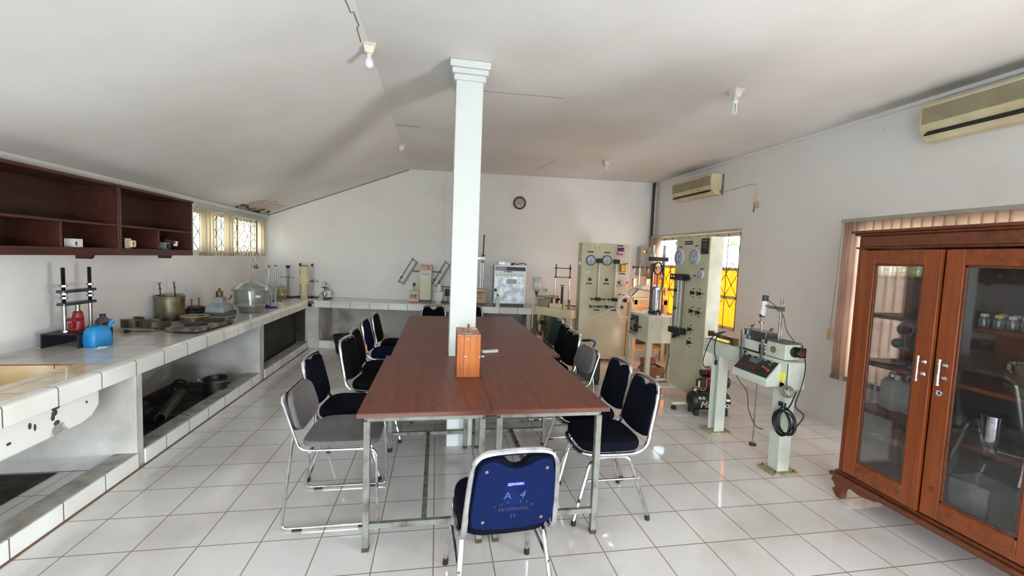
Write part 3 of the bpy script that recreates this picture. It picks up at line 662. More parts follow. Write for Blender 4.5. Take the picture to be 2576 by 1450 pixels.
# ---------------------------------------------------------------- chairs
def banquet_chair(label, loc, rz, fab, shell=None, group='padded chairs with scooped chrome backs', marked=False):
    shell = shell or VINYLB
    t = thing('banquet_chair', label, 'chair', loc, rz, group)
    S = lambda P: [(-x, y, z) for x, y, z in P]
    half = [(.10, .205, .405), (.175, .15, .405), (.195, .02, .408), (.192, -.13, .412), (.186, -.205, .455), (.180, -.232, .56), (.170, -.262, .70), (.156, -.278, .778), (.10, -.287, .815)]
    loop = half + [(-x, y, z) for x, y, z in half[::-1]]
    G().tube(catmull(loop, 6, True), .0135, 8, True).build('frame', CHROME, t)
    for sx in (-1, 1):
        for a, b, c, d in ((.02, .14, .155, .245), (-.02, -.10, -.118, -.225)):
            l = G().tube(fillet([(sx * .175, a * 0, .388), (sx * .178, b, .385), (sx * .212, d, .02)], .07, 8), .0118, 8).build('leg', CHROME, t)
            G().cyl((sx * .2125, d, 0), (sx * .211, d - (.004 if d > 0 else -.004), .03), .0145, n=10).build('rubber_foot', RUBBER, l)
        G().tube([(sx * .1925, .176, .255), (sx * .1925, -.162, .255)], .007, 8).build('stretcher', CHROME, t)
    def sf(r, n=24):
        return [((abs(math.cos(a)) ** .45) * (1 if math.cos(a) > 0 else -1) * .196 * r, .005 + (abs(math.sin(a)) ** .5) * (1 if math.sin(a) > 0 else -1) * .195 * r) for a in (2 * math.pi * i / n for i in range(n))]
    g = G(); rs = []
    for z, r in ((.420, .90), (.424, .97), (.440, 1.0), (.462, 1.0), (.478, .965), (.486, .87), (.489, .6)): rs.append([(x, y, z) for x, y in sf(r)])
    g.rings(rs).build('seat', fab, t)
    # back pad: scooped top, rounded bottom
    pad_ = [(-.168, .07), (-.162, .17), (-.153, .262), (-.141, .304), (-.122, .322), (-.09, .328), (-.062, .327), (-.045, .318), (-.025, .295), (0, .287), (.025, .295), (.045, .318), (.062, .327), (.09, .328), (.122, .322), (.141, .304), (.153, .262), (.162, .17), (.168, .07), (.155, .022), (.09, .006), (0, 0), (-.09, .006), (-.155, .022)]
    def bp(k):
        c = catmull([(x, z, 0) for x, z in pad_], 3, True); return [(p.x * k, .16 + (p.y - .16) * k) for p in c]
    def bo(k):
        out = [(-.168, .07), (-.162, .17), (-.153, .262), (-.141, .304), (-.122, .322), (-.098, .326), (-.07, .316), (-.038, .298), (0, .290), (.038, .298), (.07, .316), (.098, .326), (.122, .322), (.141, .304), (.153, .262), (.162, .17), (.168, .07), (.155, .022), (.09, .006), (0, 0), (-.09, .006), (-.155, .022)]
        c = catmull([(x, z, 0) for x, z in out], 3, True); return [(p.x * k, .16 + (p.y - .16) * k) for p in c]
    lean = math.atan(.075 / .33); m = Matrix.Translation((0, -.213, .478)) @ Matrix.Rotation(lean, 4, 'X')
    rs = [[m @ Vector((x, y, z)) for x, z in (bp(k) if y > -.01 else bo(k * .98) if 0 else bp(k))] for y, k in ((-.008, .985), (-.004, 1.0), (.012, 1.0), (.022, .975), (.027, .93), (.029, .88))]
    G().rings(rs).build('backrest', fab, t)
    sh = G().rings([[m @ Vector((x, y, z)) for x, z in bo(k)] for y, k in ((-.009, .985), (-.019, .985), (-.022, .965))]).build('back_shell', shell, t)
    if marked:
        for x, z in ((-.118, .285), (.118, .285), (-.118, .05), (.118, .05)):
            G().lathe([(.0065, 0), (.0065, .0022), (.003, .0022), (.003, .0006)], n=14, m=m @ Matrix.Translation((x, -.022, z)) @ Matrix.Rotation(R(90), 4, 'X')).build('bolt', mat('bolt_brown', (150, 120, 108), .5, .4), sh)
        mr = m.to_3x3().to_euler(); 
        def tx(body, size, x, z, mt_, name='lettering', sh_=0, rr_=0):
            p = m @ Vector((x, -.0226, z)); e_ = (m.to_3x3() @ Matrix.Rotation(R(90), 3, 'X') @ Matrix.Rotation(rr_, 3, 'Z')).to_euler(); text(name, body, size, mt_, sh, p, e_, .0002, shear=sh_)
        G(m).box(-.034, .034, -.0232, -.0222, .212, .229).build('maker_sticker', mat('sticker_blue', (30, 40, 150), .3), sh)
        wl = mat('sticker_white', (235, 235, 240), .5)
        p = m @ Vector((.006, -.0236, .2205)); text('lettering', 'FUTURA', .0125, wl, sh, p, m.to_3x3().to_euler().to_matrix().to_4x4().to_3x3().copy() and (m.to_3x3() @ Matrix.Rotation(R(90), 3, 'X')).to_euler(), .0002, shear=.2)
        G().tube([m @ Vector((-.0245 + .0055 * math.cos(a), -.0236, .2205 + .0055 * math.sin(a))) for a in (2 * math.pi * i / 14 for i in range(14))], .0011, 5, True).build('emblem', wl, sh)
        st = mat('faded_stencil', (66, 54, 84), .7, 0, (40, 46, 84), 90, .5, contrast=(.4, .6)); st2 = mat('worn_mark', (62, 88, 138), .7, 0, (40, 60, 104), 60)
        tx('PETERBANG', .022, .002, .101, st); tx('53', .025, 0, .068, st)
        for i, ch in enumerate('YUA ETA'):
            a = R(36 - i * 12); tx(ch, .020, -.125 * math.sin(a), .137 - .11 * (1 - math.cos(a)), st, rr_=a)
        tx('A', .048, -.028, .166, st2); tx('4', .050, .028, .166, st2, sh_=.25)
    return t
def sled_chair(label, loc, rz, group='grey sled-base chairs'):
    t = thing('sled_chair', label, 'chair', loc, rz, group)
    g = G()
    for sx in (-1, 1):
        x = sx * .215; xt = sx * .195
        g.tube(fillet([(xt, -.262, .72), (xt, -.175, .445), (x, .235, .452), (x, .25, .012), (x, -.262, .012), (sx * .205, -.205, .53)], (0, .05, .05, .035, .035, 0), 6), .0085, 8)
    g.tube(fillet([(-.195, -.262, .71), (-.17, -.27, .755), (.17, -.27, .755), (.195, -.262, .71)], .03, 5), .008, 8)
    g.tube([(-.2, .19, .437), (.2, .19, .437)], .007, 8).tube([(-.2, -.12, .437), (.2, -.12, .437)], .007, 8)
    g.build('frame', CHROME, t)
    for sx in (-1, 1):
        for y in (-.18, .17): G().bx((sx * .215, y, .007), (.022, .05, .014)).build('floor_glide', RUBBER, t)
    def sf(r, n=28): return [((abs(math.cos(a)) ** .5) * (1 if math.cos(a) > 0 else -1) * .212 * r, .03 + (abs(math.sin(a)) ** .5) * (1 if math.sin(a) > 0 else -1) * .212 * r) for a in (2 * math.pi * i / n for i in range(n))]
    def zc(x, y, z): return (x, y, z + .012 * max(0, (abs(x) / .21)) ** 2 - .10 * max(0, y - .17))
    G().rings([[zc(x, y, z) for x, y in sf(r)] for z, r in ((.452, .95), (.458, 1), (.474, 1), (.484, .97), (.488, .85), (.487, .5))]).build('seat', GREYF, t)
    m = Matrix.Translation((0, -.205, .53)) @ Matrix.Rotation(math.atan(.065 / .23), 4, 'X')
    def bo(k): return [(p[0] * k, .115 + (p[1] - .115) * k) for p in fil2([(-.205, .04), (-.19, .19), (-.13, .232), (.13, .232), (.19, .19), (.205, .04), (.13, .0), (-.13, .0)], .04, 4)]
    G().rings([[m @ Vector((x, y - .012 * (x / .2) ** 2 * -1, z)) for x, z in bo(k)] for y, k in ((.008, .98), (.014, 1.0), (.026, 1.0), (.034, .96), (.037, .8))]).build('backrest', GREYF, t)
    G().rings([[m @ Vector((x, y + .012 * (x / .2) ** 2, z)) for x, z in bo(k)] for y, k in ((.007, .99), (-.004, .99), (-.006, .95))]).build('back_shell', VINYLB, t)
    return t
banquet_chair('navy vinyl-backed chair seen from behind at the near end of the tables', (.285, -.515, 0), R(3), NAVY, VINYL, marked=True)
banquet_chair('nearest navy padded chair on the right side of the tables', (1.05, .15, 0), R(90), NAVY)
banquet_chair('second navy padded chair on the right, tucked behind the nearest one', (1.085, .60, 0), R(92), NAVY)
sled_chair('grey sled chair on the right side of the tables, before the blue row', (1.14, 1.33, 0), R(93))
banquet_chair('black-navy padded chair on the right, behind the grey sled chair', (1.12, 1.80, 0), R(95), BLACKF)
banquet_chair('slim navy chair wedged next to the green chair on the right', (1.17, 2.25, 0), R(92), NAVY)
banquet_chair('green padded chair, farthest in the right-hand row', (1.23, 2.76, 0), R(94), GREENF)
sled_chair('grey sled chair pulled up at the front left table corner', (-.565, .29, 0), R(-90))
banquet_chair('navy padded chair on the left just behind the grey sled chair', (-.60, .80, 0), R(-94), NAVY)
banquet_chair('worn black-navy chair on the left with its dark shell showing', (-.49, 1.40, 0), R(-99), BLACKF)
banquet_chair('black-navy chair on the left, half hidden by the worn one', (-.50, 1.84, 0), R(-92), BLACKF)
banquet_chair('bright navy chair on the left, second from the far end', (-.515, 2.50, 0), R(-92), NAVY2)
banquet_chair('black padded chair on the left, farthest from the camera', (-.475, 2.98, 0), R(-93), BLACKF)
banquet_chair('navy chair facing the camera at the far table end, left of the pillar', (-.055, 3.66, 0), R(180), NAVY)
banquet_chair('navy chair at the far table end, right of the pillar', (.50, 3.72, 0), R(180), NAVY)

RX90 = Matrix.Rotation(R(90), 4, 'X')            # lathe axis z -> -y (towards the viewer of a front face)
def face_lathe(prof, x, y, z, n=28, closed=False):             # a disc-like part whose axis points along local -Y
    return G().lathe(prof, n=n, m=Matrix.Translation((x, y, z)) @ RX90, closed=closed)
def local(t, p):                                 # world point -> local of an empty with location + z rotation
    return Matrix.Rotation(-t.rotation_euler[2], 3, 'Z') @ (Vector(p) - t.location)
def gauge(t, x, y, z, r, ang, rim, name='pressure_gauge', dial=None, n=36):
    g = face_lathe([(r, 0), (r, .018), (r * .86, .022), (r * .86, .014), (.001, .014)], x, y, z, n).build(name, rim, t)
    face_lathe([(r * .86, .0145), (.001, .0145)], x, y, z, n).build('dial', dial or WHITE, g)
    gg = G()
    for i in range(11):
        a = R(-45 + i * 27); c, s_ = math.cos(a), math.sin(a)
        gg.box(-.0006, .0006, -.0006, 0, r * .66, r * .76, m=Matrix.Translation((x, y - .0148, z)) @ Matrix.Rotation(-a + R(90), 4, 'Y'))
    gg.build('dial_marks', BLACK, g)
    G().box(-.0016, .0016, -.0012, 0, -r * .12, r * .68, m=Matrix.Translation((x, y - .0155, z)) @ Matrix.Rotation(ang, 4, 'Y')).sph((x, y - .016, z), .005, 8).build('needle', BLACK, g)
    G().box(x - r * .2, x + r * .2, y - .0152, y - .0148, z - r * .55, z - r * .45).build('dial_print', DGREY, g)
    return g
def plug(name, label, p, rz, cat='plug'): pass

# ---------------------------------------------------------------- ceiling lamps
def lamp(label, px, py, bulb):
    p = at(px, py, 'z', HC); z = HC
    if p.x < RX + .02: p.x = RX
    t = thing('ceiling_lamp', label, 'lamp', (p.x, p.y, z), R(8), 'lamp holders on the ceiling')
    G().rings([[(sx * w_, sy * w_, -h) for sx, sy in ((-1, -1), (1, -1), (1, 1), (-1, 1))] for w_, h in ((.050, 0), (.050, .012), (.040, .016), (.030, .055), (.028, .062))]).build('holder', LAMPW, t, bev=.003)
    G().lathe([(.02, -.06), (.021, -.075), (.016, -.078)], n=20).build('socket', LAMPW, t)
    if bulb == 'globe':
        G().lathe([(.014, -.076), (.016, -.088), (.026, -.105), (.032, -.125), (.031, -.143), (.022, -.157), (.008, -.163), (.001, -.164)], n=24).build('bulb', BULB, t)
    if bulb == 'tube':
        b = G().lathe([(.015, -.076), (.024, -.085), (.025, -.112), (.02, -.118)], n=20).build('bulb_base', WHITE, t)
        g = G()
        for i in range(3):
            a = i * R(120); d = Vector((math.cos(a), math.sin(a), 0)) * .012; e_ = Vector((-math.sin(a), math.cos(a), 0)) * .009
            g.tube([d + e_ + Vector((0, 0, -.115)), d + e_ + Vector((0, 0, -.185)), d + Vector((0, 0, -.197)), d - e_ + Vector((0, 0, -.185)), d - e_ + Vector((0, 0, -.115))], .0058, 8)
        g.build('bulb', WHITE, t)
    if bulb == 'small': G().lathe([(.012, -.076), (.02, -.09), (.02, -.11), (.012, -.12), (.001, -.124)], n=18).build('bulb', BULB, t)
    return t
lamp('ceiling lamp with round bulb on the ridge, left of the pillar top', 925, 113, 'globe')
lamp('ceiling lamp with a three-tube bulb on the flat right ceiling', 1851, 227, 'tube')
lamp('bulbless lamp holder on the ceiling ridge, far left', 1007, 366, None)
lamp('small far ceiling lamp with stubby bulb, right of the clock', 1525, 406, 'small')

# ---------------------------------------------------------------- air conditioners on the right wall
def wall_unit(label, y0, y1, zb, zt, depth, plate=False):
    t = thing('air_conditioner', label, 'air conditioner', (XR((y0 + y1) / 2) - .0, (y0 + y1) / 2, zb), RK)
    L = abs(y1 - y0) / 2; H_ = zt - zb
    prof = [(-.002, 0), (-depth * .55, 0), (-depth * .86, .05 * H_ / .3), (-depth, .10), (-depth, H_ * .9), (-depth * .93, H_), (-.002, H_)]
    G().prism(prof, -L, L, 'yz').build('casing', IVORY, t, bev=.008, seg=3)
    g = G(); n = 26
    for i in range(n):
        z = .125 + (H_ * .9 - .125) * i / n; g.box(-L + .02, L - .02, -depth - .004, -depth + .002, z, z + (H_ * .9 - .125) / n * .6)
    g.build('louvre_grille', ACGR, t)
    m = Matrix.Translation((0, -depth * .90, .052)) @ Matrix.Rotation(R(-48), 4, 'X')
    G(m).box(-L + .05, L - .03, -.006, .004, -.036, .03).build('air_outlet', BLACK, t)
    g = G(m); g.box(-L + .06, L - .04, -.012, -.006, -.006, .004); g.build('outlet_flap', DGREY, t)
    G().box(L * .38, L * .5, -depth - .006, -depth - .002, .085, .10).build('maker_badge', STEEL, t)
    if plate: G().box(L - .0, L + .02, -.02, -.001, -.01, H_ - .01).box(L, L + .012, -.05, -.001, .02, .06).build('mounting_plate', STEEL, t)
    return t
xa = 3.87
ya = at(2312, 300, 'x', xa).y; zb = at(2332, 357, 'x', xa + .08).z; zt = at(2325, 268, 'x', xa + .03).z
wall_unit('large beige ribbed air conditioner high at the right edge', ya, ya - .92, zb, zt, .19)
yb2 = at(1694, 470, 'x', 3.79).y; ya2 = at(1790, 440, 'x', 3.79).y
zb2 = at(1790, 488, 'x', 3.82).z; zt2 = at(1790, 436, 'x', 3.80).z
wall_unit('smaller beige air conditioner above the amber window', yb2, ya2, zb2, zt2, .19, True)
# cable and socket beside it
t = thing('power_cable', 'white power cable clipped from the far air conditioner to the wall socket', 'cable')
wr = lambda px, py, d=.012: at(px, py, 'x', XR(at(px, py, 'x', 3.98).y) - d)
G().tube([wr(*q) for q in ((1820, 483), (1850, 475), (1880, 466), (1902, 463), (1905, 475), (1903, 490), (1899, 506))], .0065, 6).build('cable_run', IVORY, t)
q = wr(1906, 515)
t = thing('wall_socket', 'ivory wall socket with plugged-in cable between window and cabinet', 'socket', (q.x + .008, q.y, q.z), RK)
G().box(-.04, .03, -.012, 0, -.04, .04).build('face_plate', IVORY, t, bev=.003)
G().box(-.035, .005, -.045, -.012, -.03, .035).build('plug', PINKP, t, bev=.005); G().tube([(-.03, -.03, -.03), (-.045, -.02, -.06), (-.06, -.012, -.09)], .006, 6).build('cord_end', DGREY, t)
for (px, py, lab) in ((2225, 326, 'upper chip'),):
    q = wr(px, py, .001)
    o = G().bx((q.x, q.y, q.z), (.003, .022, .022)).build('cable_clip', IVORY, None); tag(o, 'tiny square cable clip alone on the white wall left of the large air conditioner', 'clip')

# ---------------------------------------------------------------- clock
q = onpl(1307, 511, BO + BN * WD, BN)
t = thing('wall_clock', 'round dark red wall clock on the white back wall', 'clock', q, SK)
rc = 16.2 * mpp(q)
face_lathe([(rc, .001), (rc, .022), (rc * .90, .032), (rc * .74, .024), (rc * .72, .012), (.001, .012)], 0, 0, 0, 48).build('rim', REDC, t)
face_lathe([(rc * .78, .013), (.001, .013)], 0, 0, 0, 48).build('dial', mat('clock_dial', (196, 196, 190), .5), t)
for i, n_ in enumerate((12, 1, 2, 3, 4, 5, 6, 7, 8, 9, 10, 11)):
    a = R(i * 30); text('numeral', str(n_), rc * .24, DGREY, t, (math.sin(a) * rc * .60, -.0145, math.cos(a) * rc * .60), FR, .0003)
def hand(nm, L, a, w_): G().box(-w_, w_, -.001, .001, -L * .15, L, m=Matrix.Translation((0, -.016, 0)) @ Matrix.Rotation(a, 4, 'Y')).build(nm, DGREY, t)
hand('minute_hand', rc * .58, R(-105), rc * .03); hand('hour_hand', rc * .40, R(150), rc * .035)
face_lathe([(rc * .79, .028), (.001, .030)], 0, 0, 0, 40).build('cover_glass', PANE, t)

# ---------------------------------------------------------------- electric box and conduit near the right corner
pe = BO + BN * (WD - .15)
q0 = onpl(1607, 695, pe, BN); q1 = onpl(1629, 695, pe, BN); q2 = onpl(1638, 695, pe, BN); ze1 = onpl(1607, 621, pe, BN).z; ze0 = q0.z
t = thing('electric_box', 'grey electrical switch box with red and amber pilot lamps by the corner', 'switch box', Vector((q0.x, q0.y, ze0)), SK)
We, Wd, He = (q2 - q0).length, (q1 - q0).length, ze1 - ze0
G().box(0, We, 0, .148, 0, He).build('enclosure', mat('switch_box_side', (176, 174, 164), .5), t, bev=.004)
G().box(.0, Wd, -.012, 0, .0, He).build('door_panel', mat('switch_box_grey', (128, 126, 116), .5), t, bev=.002)
for i, mt_ in enumerate((REDL, AMBL, mat('off_green', (40, 90, 50), .3))):
    G().sph((Wd * (.25 + i * .22), -.014, He * .84), .017, 8).build('pilot_lamp', mt_, t)
G().bx((Wd * .1, -.02, He * .50), (.02, .012, .014)).build('door_latch', BLACK, t)
ye1 = q2.y - .1
cx_ = at(1632, 560, 'y', ye1 - .0).x
t = thing('conduit_pipe', 'black conduit pipe running up the corner above the switch box', 'pipe')
pt = BO + BU * ((q2 - BO).dot(BU) + .0) + BN * (WD - .05)
G().tube([pt + Vector((0, 0, ze1 + .0)), pt + Vector((0, 0, HC - .01))], .026, 10).build('pipe', mat('conduit_black', (42, 44, 46), .5), t)
G().tube([pt + Vector((-.02, -.02, ze1 + .0)), pt + Vector((-.02, -.02, HC - .01))], .012, 8).build('earth_cable', DGREY, t)

# ---------------------------------------------------------------- bucket and things in the counter bays
q = at(868, 886, 'z', 0); q2 = at(842, 884, 'z', 0)
t = thing('bucket', 'black plastic bucket standing before the back counter kerb', 'bucket', (q.x - .02, q.y - .02, 0))
G().lathe([(.10, 0), (.104, .006), (.150, .262), (.160, .262), (.160, .275), (.146, .275), (.100, .012), (.001, .012)], n=32, closed=False).build('pail', RUBBER, t)
G().tube([(-.158, 0, .262), (-.12, -.12, .18), (-.05, -.155, .13), (.03, -.15, .10), (.10, -.12, .08)], .0028, 6).build('handle', STEEL, t)
q = at(558, 985, 'z', .10); q = Vector((-2.36, 2.46, 0))
t = thing('steel_pot', 'dark steel pot with rim hooks in the second counter bay', 'pot', (-2.22, 2.36, 0))
G().lathe([(.095, 0), (.10, .005), (.105, .215), (.112, .222), (.104, .226), (.096, .215), (.092, .01), (.001, .01)], n=28).build('pot_body', DSTEEL, t)
for a in (0, 180): G().tube([(math.cos(R(a)) * .105, math.sin(R(a)) * .105, .20), (math.cos(R(a)) * .15, .01, .21), (math.cos(R(a)) * .16, 0, .19)], .004, 6).build('hook_handle', STEEL, t)
G().tube([(.108 * math.cos(a), .108 * math.sin(a), .19) for a in (2 * math.pi * i / 20 for i in range(20))], .006, 6, True).build('rim_band', STEEL, t)
for i, (a, b, r_, lab) in enumerate((((-2.24, 1.52, .10), (-2.42, 2.15, .12), .042, 'long grey pipe lying nearest the kerb in the second counter bay'), ((-2.36, 1.20, .05), (-2.52, 1.85, .05), .035, 'dark pipe lying on the dirt left of the longest pipe'), ((-2.55, 1.30, .04), (-2.66, 2.05, .05), .03, 'thin dark pipe at the back of the second counter bay'))):
    t = thing('metal_pipe', lab, 'pipe', ((a[0] + b[0]) / 2, (a[1] + b[1]) / 2, 0))
    o_ = t.location; a = Vector(a) - o_; b = Vector(b) - o_; a.z += .02; b.z += .02
    g = G(); d = (b - a).normalized(); u = d.orthogonal().normalized(); v = d.cross(u)
    def ring(c, rr): return [c + (u * math.cos(q_) + v * math.sin(q_)) * rr for q_ in (2 * math.pi * i_ / 20 for i_ in range(20))]
    g.rings([ring(a, r_), ring(b, r_), ring(b, r_ * .85), ring(a, r_ * .85)], closed=True); g.build('tube_wall', mat('pipe_grey', (92, 90, 84), .55, .5, (50, 48, 44), 9), t)
t = thing('gear_wheel', 'small dark ring-shaped wheel on the dirt behind the pipes', 'wheel', (-2.52, 2.32, .03))
G().lathe([(.05, -.02), (.07, -.02), (.07, .02), (.05, .02)], n=24, m=Matrix.Translation((0, 0, .12)) @ Matrix.Rotation(R(70), 4, 'X'), closed=True).build('ring', DSTEEL, t)
G().lathe([(.001, 0), (.07, 0), (.05, .05), (.001, .06)], n=20).build('hub', DSTEEL, t)
def heap(x0, x1, y0, y1, h, seed, label):
    rr = random.Random(seed)
    from mathutils import noise
    def f(u, v):
        e_ = min(u, 1 - u, v, 1 - v) * 6; e_ = min(1, e_)
        return (x0 + (x1 - x0) * u, y0 + (y1 - y0) * v, .004 + e_ * h * (.35 + .65 * abs(noise.noise(Vector((u * 4 + seed, v * 7, 0))) + .3 * noise.noise(Vector((u * 14, v * 22 + seed, 3))))))
    o = G().grid(f, 24, 60).build('dirt_heap', DIRT, None); return tag(o, label, 'dirt', kind='stuff')
heap(XL + .02, XF - .15, .99, 2.93, .10, 3, 'dark soil and debris heaped in the second counter bay')
heap(XL + .02, XF - .45, -1.3, .88, .04, 9, 'dark dirt on the floor under the sink trough')
# dark tarpaulin filling the third bay
t = G(); from mathutils import noise
def f(u, v):
    z = .01 + .655 * v
    if u > .86:
        return (-2.20 + .14 * (u - .86) / .14, 4.782 - .004 * v, max(z, .116))
    y = 3.09 + (4.785 - 3.09) * u / .86
    bul = noise.noise(Vector((u * 3.1, v * 2.2, .3))) * .10 + noise.noise(Vector((u * 9, v * 7, 1.3))) * .02
    return (-2.20 + bul * .25, y, z)
o = t.grid(f, 70, 30).build('tarpaulin', OLIVE, None, solid=.004); tag(o, 'dark olive tarpaulin covering goods stored in the third counter bay', 'tarpaulin')
t = thing('hose_coil', 'thin cable loop lying on the kerb edge of the second bay', 'cable')
a = [at(*q, 'z', .113) for q in ((430, 1045), (455, 1043), (475, 1046))] + [at(485, 1056, 'z', .075)]
G().tube(catmull(a), .003, 6).build('loop', DGREY, t)

# ---------------------------------------------------------------- things on the left counter
def on(px, py, z=ZT): return at(px, py, 'z', z)
# hydraulic sample press
yp0 = at(162, 800, 'x', -2.74).y; yp1 = at(228, 800, 'x', -2.74).y; ypm = (yp0 + yp1) / 2
pa = on(112, 868); t = thing('sample_press', 'sample extruder press with red jack and two threaded columns', 'press', (-2.74, ypm, ZT), 0)
dy = (yp1 - yp0) / 2; zt_ = at(170, 673, 'x', -2.74).z - ZT
zl = lambda py, px=165: at(px, py, 'x', -2.74).z - ZT
hb = zl(838); g = G()
g.box(-.12, .12, -dy - .05, dy + .05, hb - .008, hb); g.box(-.12, -.112, -dy - .05, dy + .05, 0, hb); g.box(.112, .12, -dy - .05, dy + .05, 0, hb)
g.build('channel_base', mat('blue_black_iron', (26, 32, 40), .5), t, bev=.002)
for s_ in (-1, 1):
    c = G().cyl((0, s_ * dy, hb), (0, s_ * dy, zl(765)), .0125, n=16).build('column', STEEL, t)
    g = G(); pr = []; z = zl(765); n = 70; L_ = zt_ - z
    for i in range(n): pr += [(.0125, z + L_ * i / n), (.0108, z + L_ * (i + .5) / n)]
    g.lathe([(.001, z)] + pr + [(.001, zt_)], c=(0, s_ * dy, 0), n=12).build('threaded_rod', DSTEEL, t)
    for zz in (zl(742), zl(752), zl(722), hb + .006): G().cyl((0, s_ * dy, zz), (0, s_ * dy, zz + .014), .021, n=6).build('hex_nut', STEEL, t)
for za in (zl(733), zl(765)):
    G().prism(fil2([(-.03, -dy - .035), (.03, -dy - .035), (.04, 0), (.03, dy + .035), (-.03, dy + .035), (-.04, 0)], .02), za - .012, za + .008).build('crosshead', mat('blue_steel', (66, 80, 92), .35, .6), t, bev=.003)
j = G().lathe([(.001, hb), (.034, hb), (.034, zl(803)), (.028, zl(791)), (.022, zl(787)), (.001, zl(787))], n=24).build('jack_body', RED, t)
G().cyl((0, 0, zl(787)), (0, 0, zl(768)), .014, n=16).build('ram', STEEL, t)
G().box(-.035, .035, -.075, .01, zl(812), zl(804)).bx((0, -.06, zl(822)), (.03, .03, .04)).box(-.045, .045, -.055, .055, hb, hb + .012).build('pump_lug', RED, t, bev=.004)
# blue jerrycan with spout, bottle with blue cap, scrap of white
q = on(245, 872); t = thing('watering_can', 'bright blue plastic can with side spout, opened at the top', 'can', (q.x - .01, q.y + .02, ZT), R(72))
k = mpp(q)
def rr_(w_, d_, z, r_=.03): return [(x, y, z) for x, y in fil2([(-w_, -d_), (w_, -d_), (w_, d_), (-w_, d_)], r_, 4)]
G().rings([rr_(.066, .05, 0), rr_(.074, .056, .008), rr_(.077, .058, .06), rr_(.070, .052, .115), rr_(.056, .042, .142), rr_(.044, .030, .152), rr_(.036, .024, .150), rr_(.032, .022, .11)]).build('can_body', BLUE, t)
G().tube([(.055, 0, .08), (.078, 0, .125), (.090, 0, .160), (.098, 0, .172), (.108, 0, .176)], [.018, .013, .011, .014, .022], 12).build('spout', BLUE, t)
G().box(.0765, .0782, -.02, .018, .045, .085).build('torn_sticker', mat('orange_sticker', (214, 150, 84), .7), t)
q = on(262, 845); t = thing('oil_bottle', 'grey plastic oil bottle with dark blue cap behind the blue can', 'bottle', (q.x - .02, q.y + .02, ZT), R(70))
G().rings([rr_(.042, .03, 0, .015), rr_(.045, .032, .006, .015), rr_(.045, .032, .12, .015), rr_(.034, .026, .145, .015), rr_(.018, .018, .158, .012), rr_(.017, .017, .165, .012)]).build('bottle_body', mat('smoke_grey', (104, 108, 106), .35, 0, (60, 62, 62), 14), t)
G().lathe([(.001, .165), (.02, .165), (.02, .185), (.001, .187)], n=24).build('cap', DBLUE, t)
G().box(-.03, .03, -.0335, -.0322, .03, .12).build('label_strip', mat('label_dark', (60, 44, 50), .6, 0, (150, 60, 50), 50, contrast=(.55, .6)), t)
q = on(255, 876); t = thing('white_rag', 'crumpled white scrap of cloth before the blue can', 'rag', (q.x, q.y, ZT), R(60))
G().grid(lambda u, v: ((u - .5) * .085, (v - .5) * .035 * math.sin(math.pi * u) ** .5, .002 + .008 * math.sin(math.pi * u) * math.sin(math.pi * v) * (1 + .5 * math.sin(u * 20))), 16, 8).build('rag_sheet', PAPER, t, solid=.002)
def pan(name, label, cat, px, py, r, h, mt_, wall=.004, lip=.004, dx=0, dy_=0, lid=False, taper=1.0):
    q = on(px, py); t = thing(name, label, cat, (q.x + dx, q.y + dy_, ZT))
    G().lathe([(r * taper - .003, 0), (r * taper, .004), (r, h - .004), (r + lip, h - .002), (r + lip, h), (r - wall, h), (r * taper - wall, .006), (.001, .006)], n=36).build('pan_wall', mt_, t)
    return t
kk = mpp(on(337, 822))
pan('round_tin', 'small round tin near the wall, left of the shallow dish', 'tin', 337, 821, 25 * kk, .080, TIN, dx=-.02)
t = pan('collar_mould', 'tin collar with flared top standing behind the small round tin', 'mould', 356, 812, 15 * kk, .10, TIN, dx=-.06, taper=1.5)
pan('tin_dish', 'shallow open tin dish beside the tall steel cylinder', 'dish', 400, 822, 32 * kk, .060, TIN, lip=.006, dx=-.03)
# tall compaction mould with winged rods
q = on(434, 806); k = mpp(q); rb = 30 * k
t = thing('compaction_mould', 'tall dull steel cylinder with two winged rods', 'mould', (q.x - .03, q.y + .02, ZT))
G().lathe([(rb * .94, 0), (rb, .01), (rb * 1.0, .235), (rb * 1.03, .24), (rb * 1.03, .257), (rb * .95, .257), (rb * .92, .02), (.001, .02)], n=40).build('cylinder_wall', TIN, t)
G().lathe([(rb * 1.02, .260), (rb * 1.04, .267), (rb * .9, .267), (rb * .9, .260)], n=40, m=Matrix.Rotation(R(3), 4, 'X'), closed=True).build('collar_ring', STEEL, t)
for (x, y, ln) in ((-.02, -rb * .8, .40), (.02, rb * .55, .40)):
    top = Vector((x, y - .035, ln)); bt = Vector((x, y, .10)); G().cyl(bt, top, .0055, n=10).build('winged_rod', DSTEEL, t)
    for f_ in (.78, .98):
        c = bt + (top - bt) * f_; G().bx((c.x, c.y, c.z), (.008, .012, .014)).bx((c.x, c.y - .014, c.z + .006), (.005, .02, .012), (R(-35), 0, 0)).bx((c.x, c.y + .014, c.z + .006), (.005, .02, .012), (R(35), 0, 0)).build('wing_nut', STEEL, t)
q = on(470, 800); t = thing('steel_cylinder', 'smaller steel cylinder partly behind the tall one', 'mould', (-2.80, 2.66, ZT))
G().lathe([(.052, 0), (.052, .19), (.056, .195), (.048, .195), (.046, .01), (.001, .01)], n=30).build('cylinder_wall', TIN, t)
q = on(492, 812); t = thing('ring_mould', 'low round mould with gritty rim before the tall cylinder', 'mould', (q.x - .02, q.y + .03, ZT))
k = mpp(q); rb = 30 * k
G().lathe([(rb, 0), (rb, .052), (rb * 1.04, .056), (rb * 1.02, .066), (rb * .7, .066), (rb * .7, .05), (.001, .05)], n=40).build('drum', TIN, t)
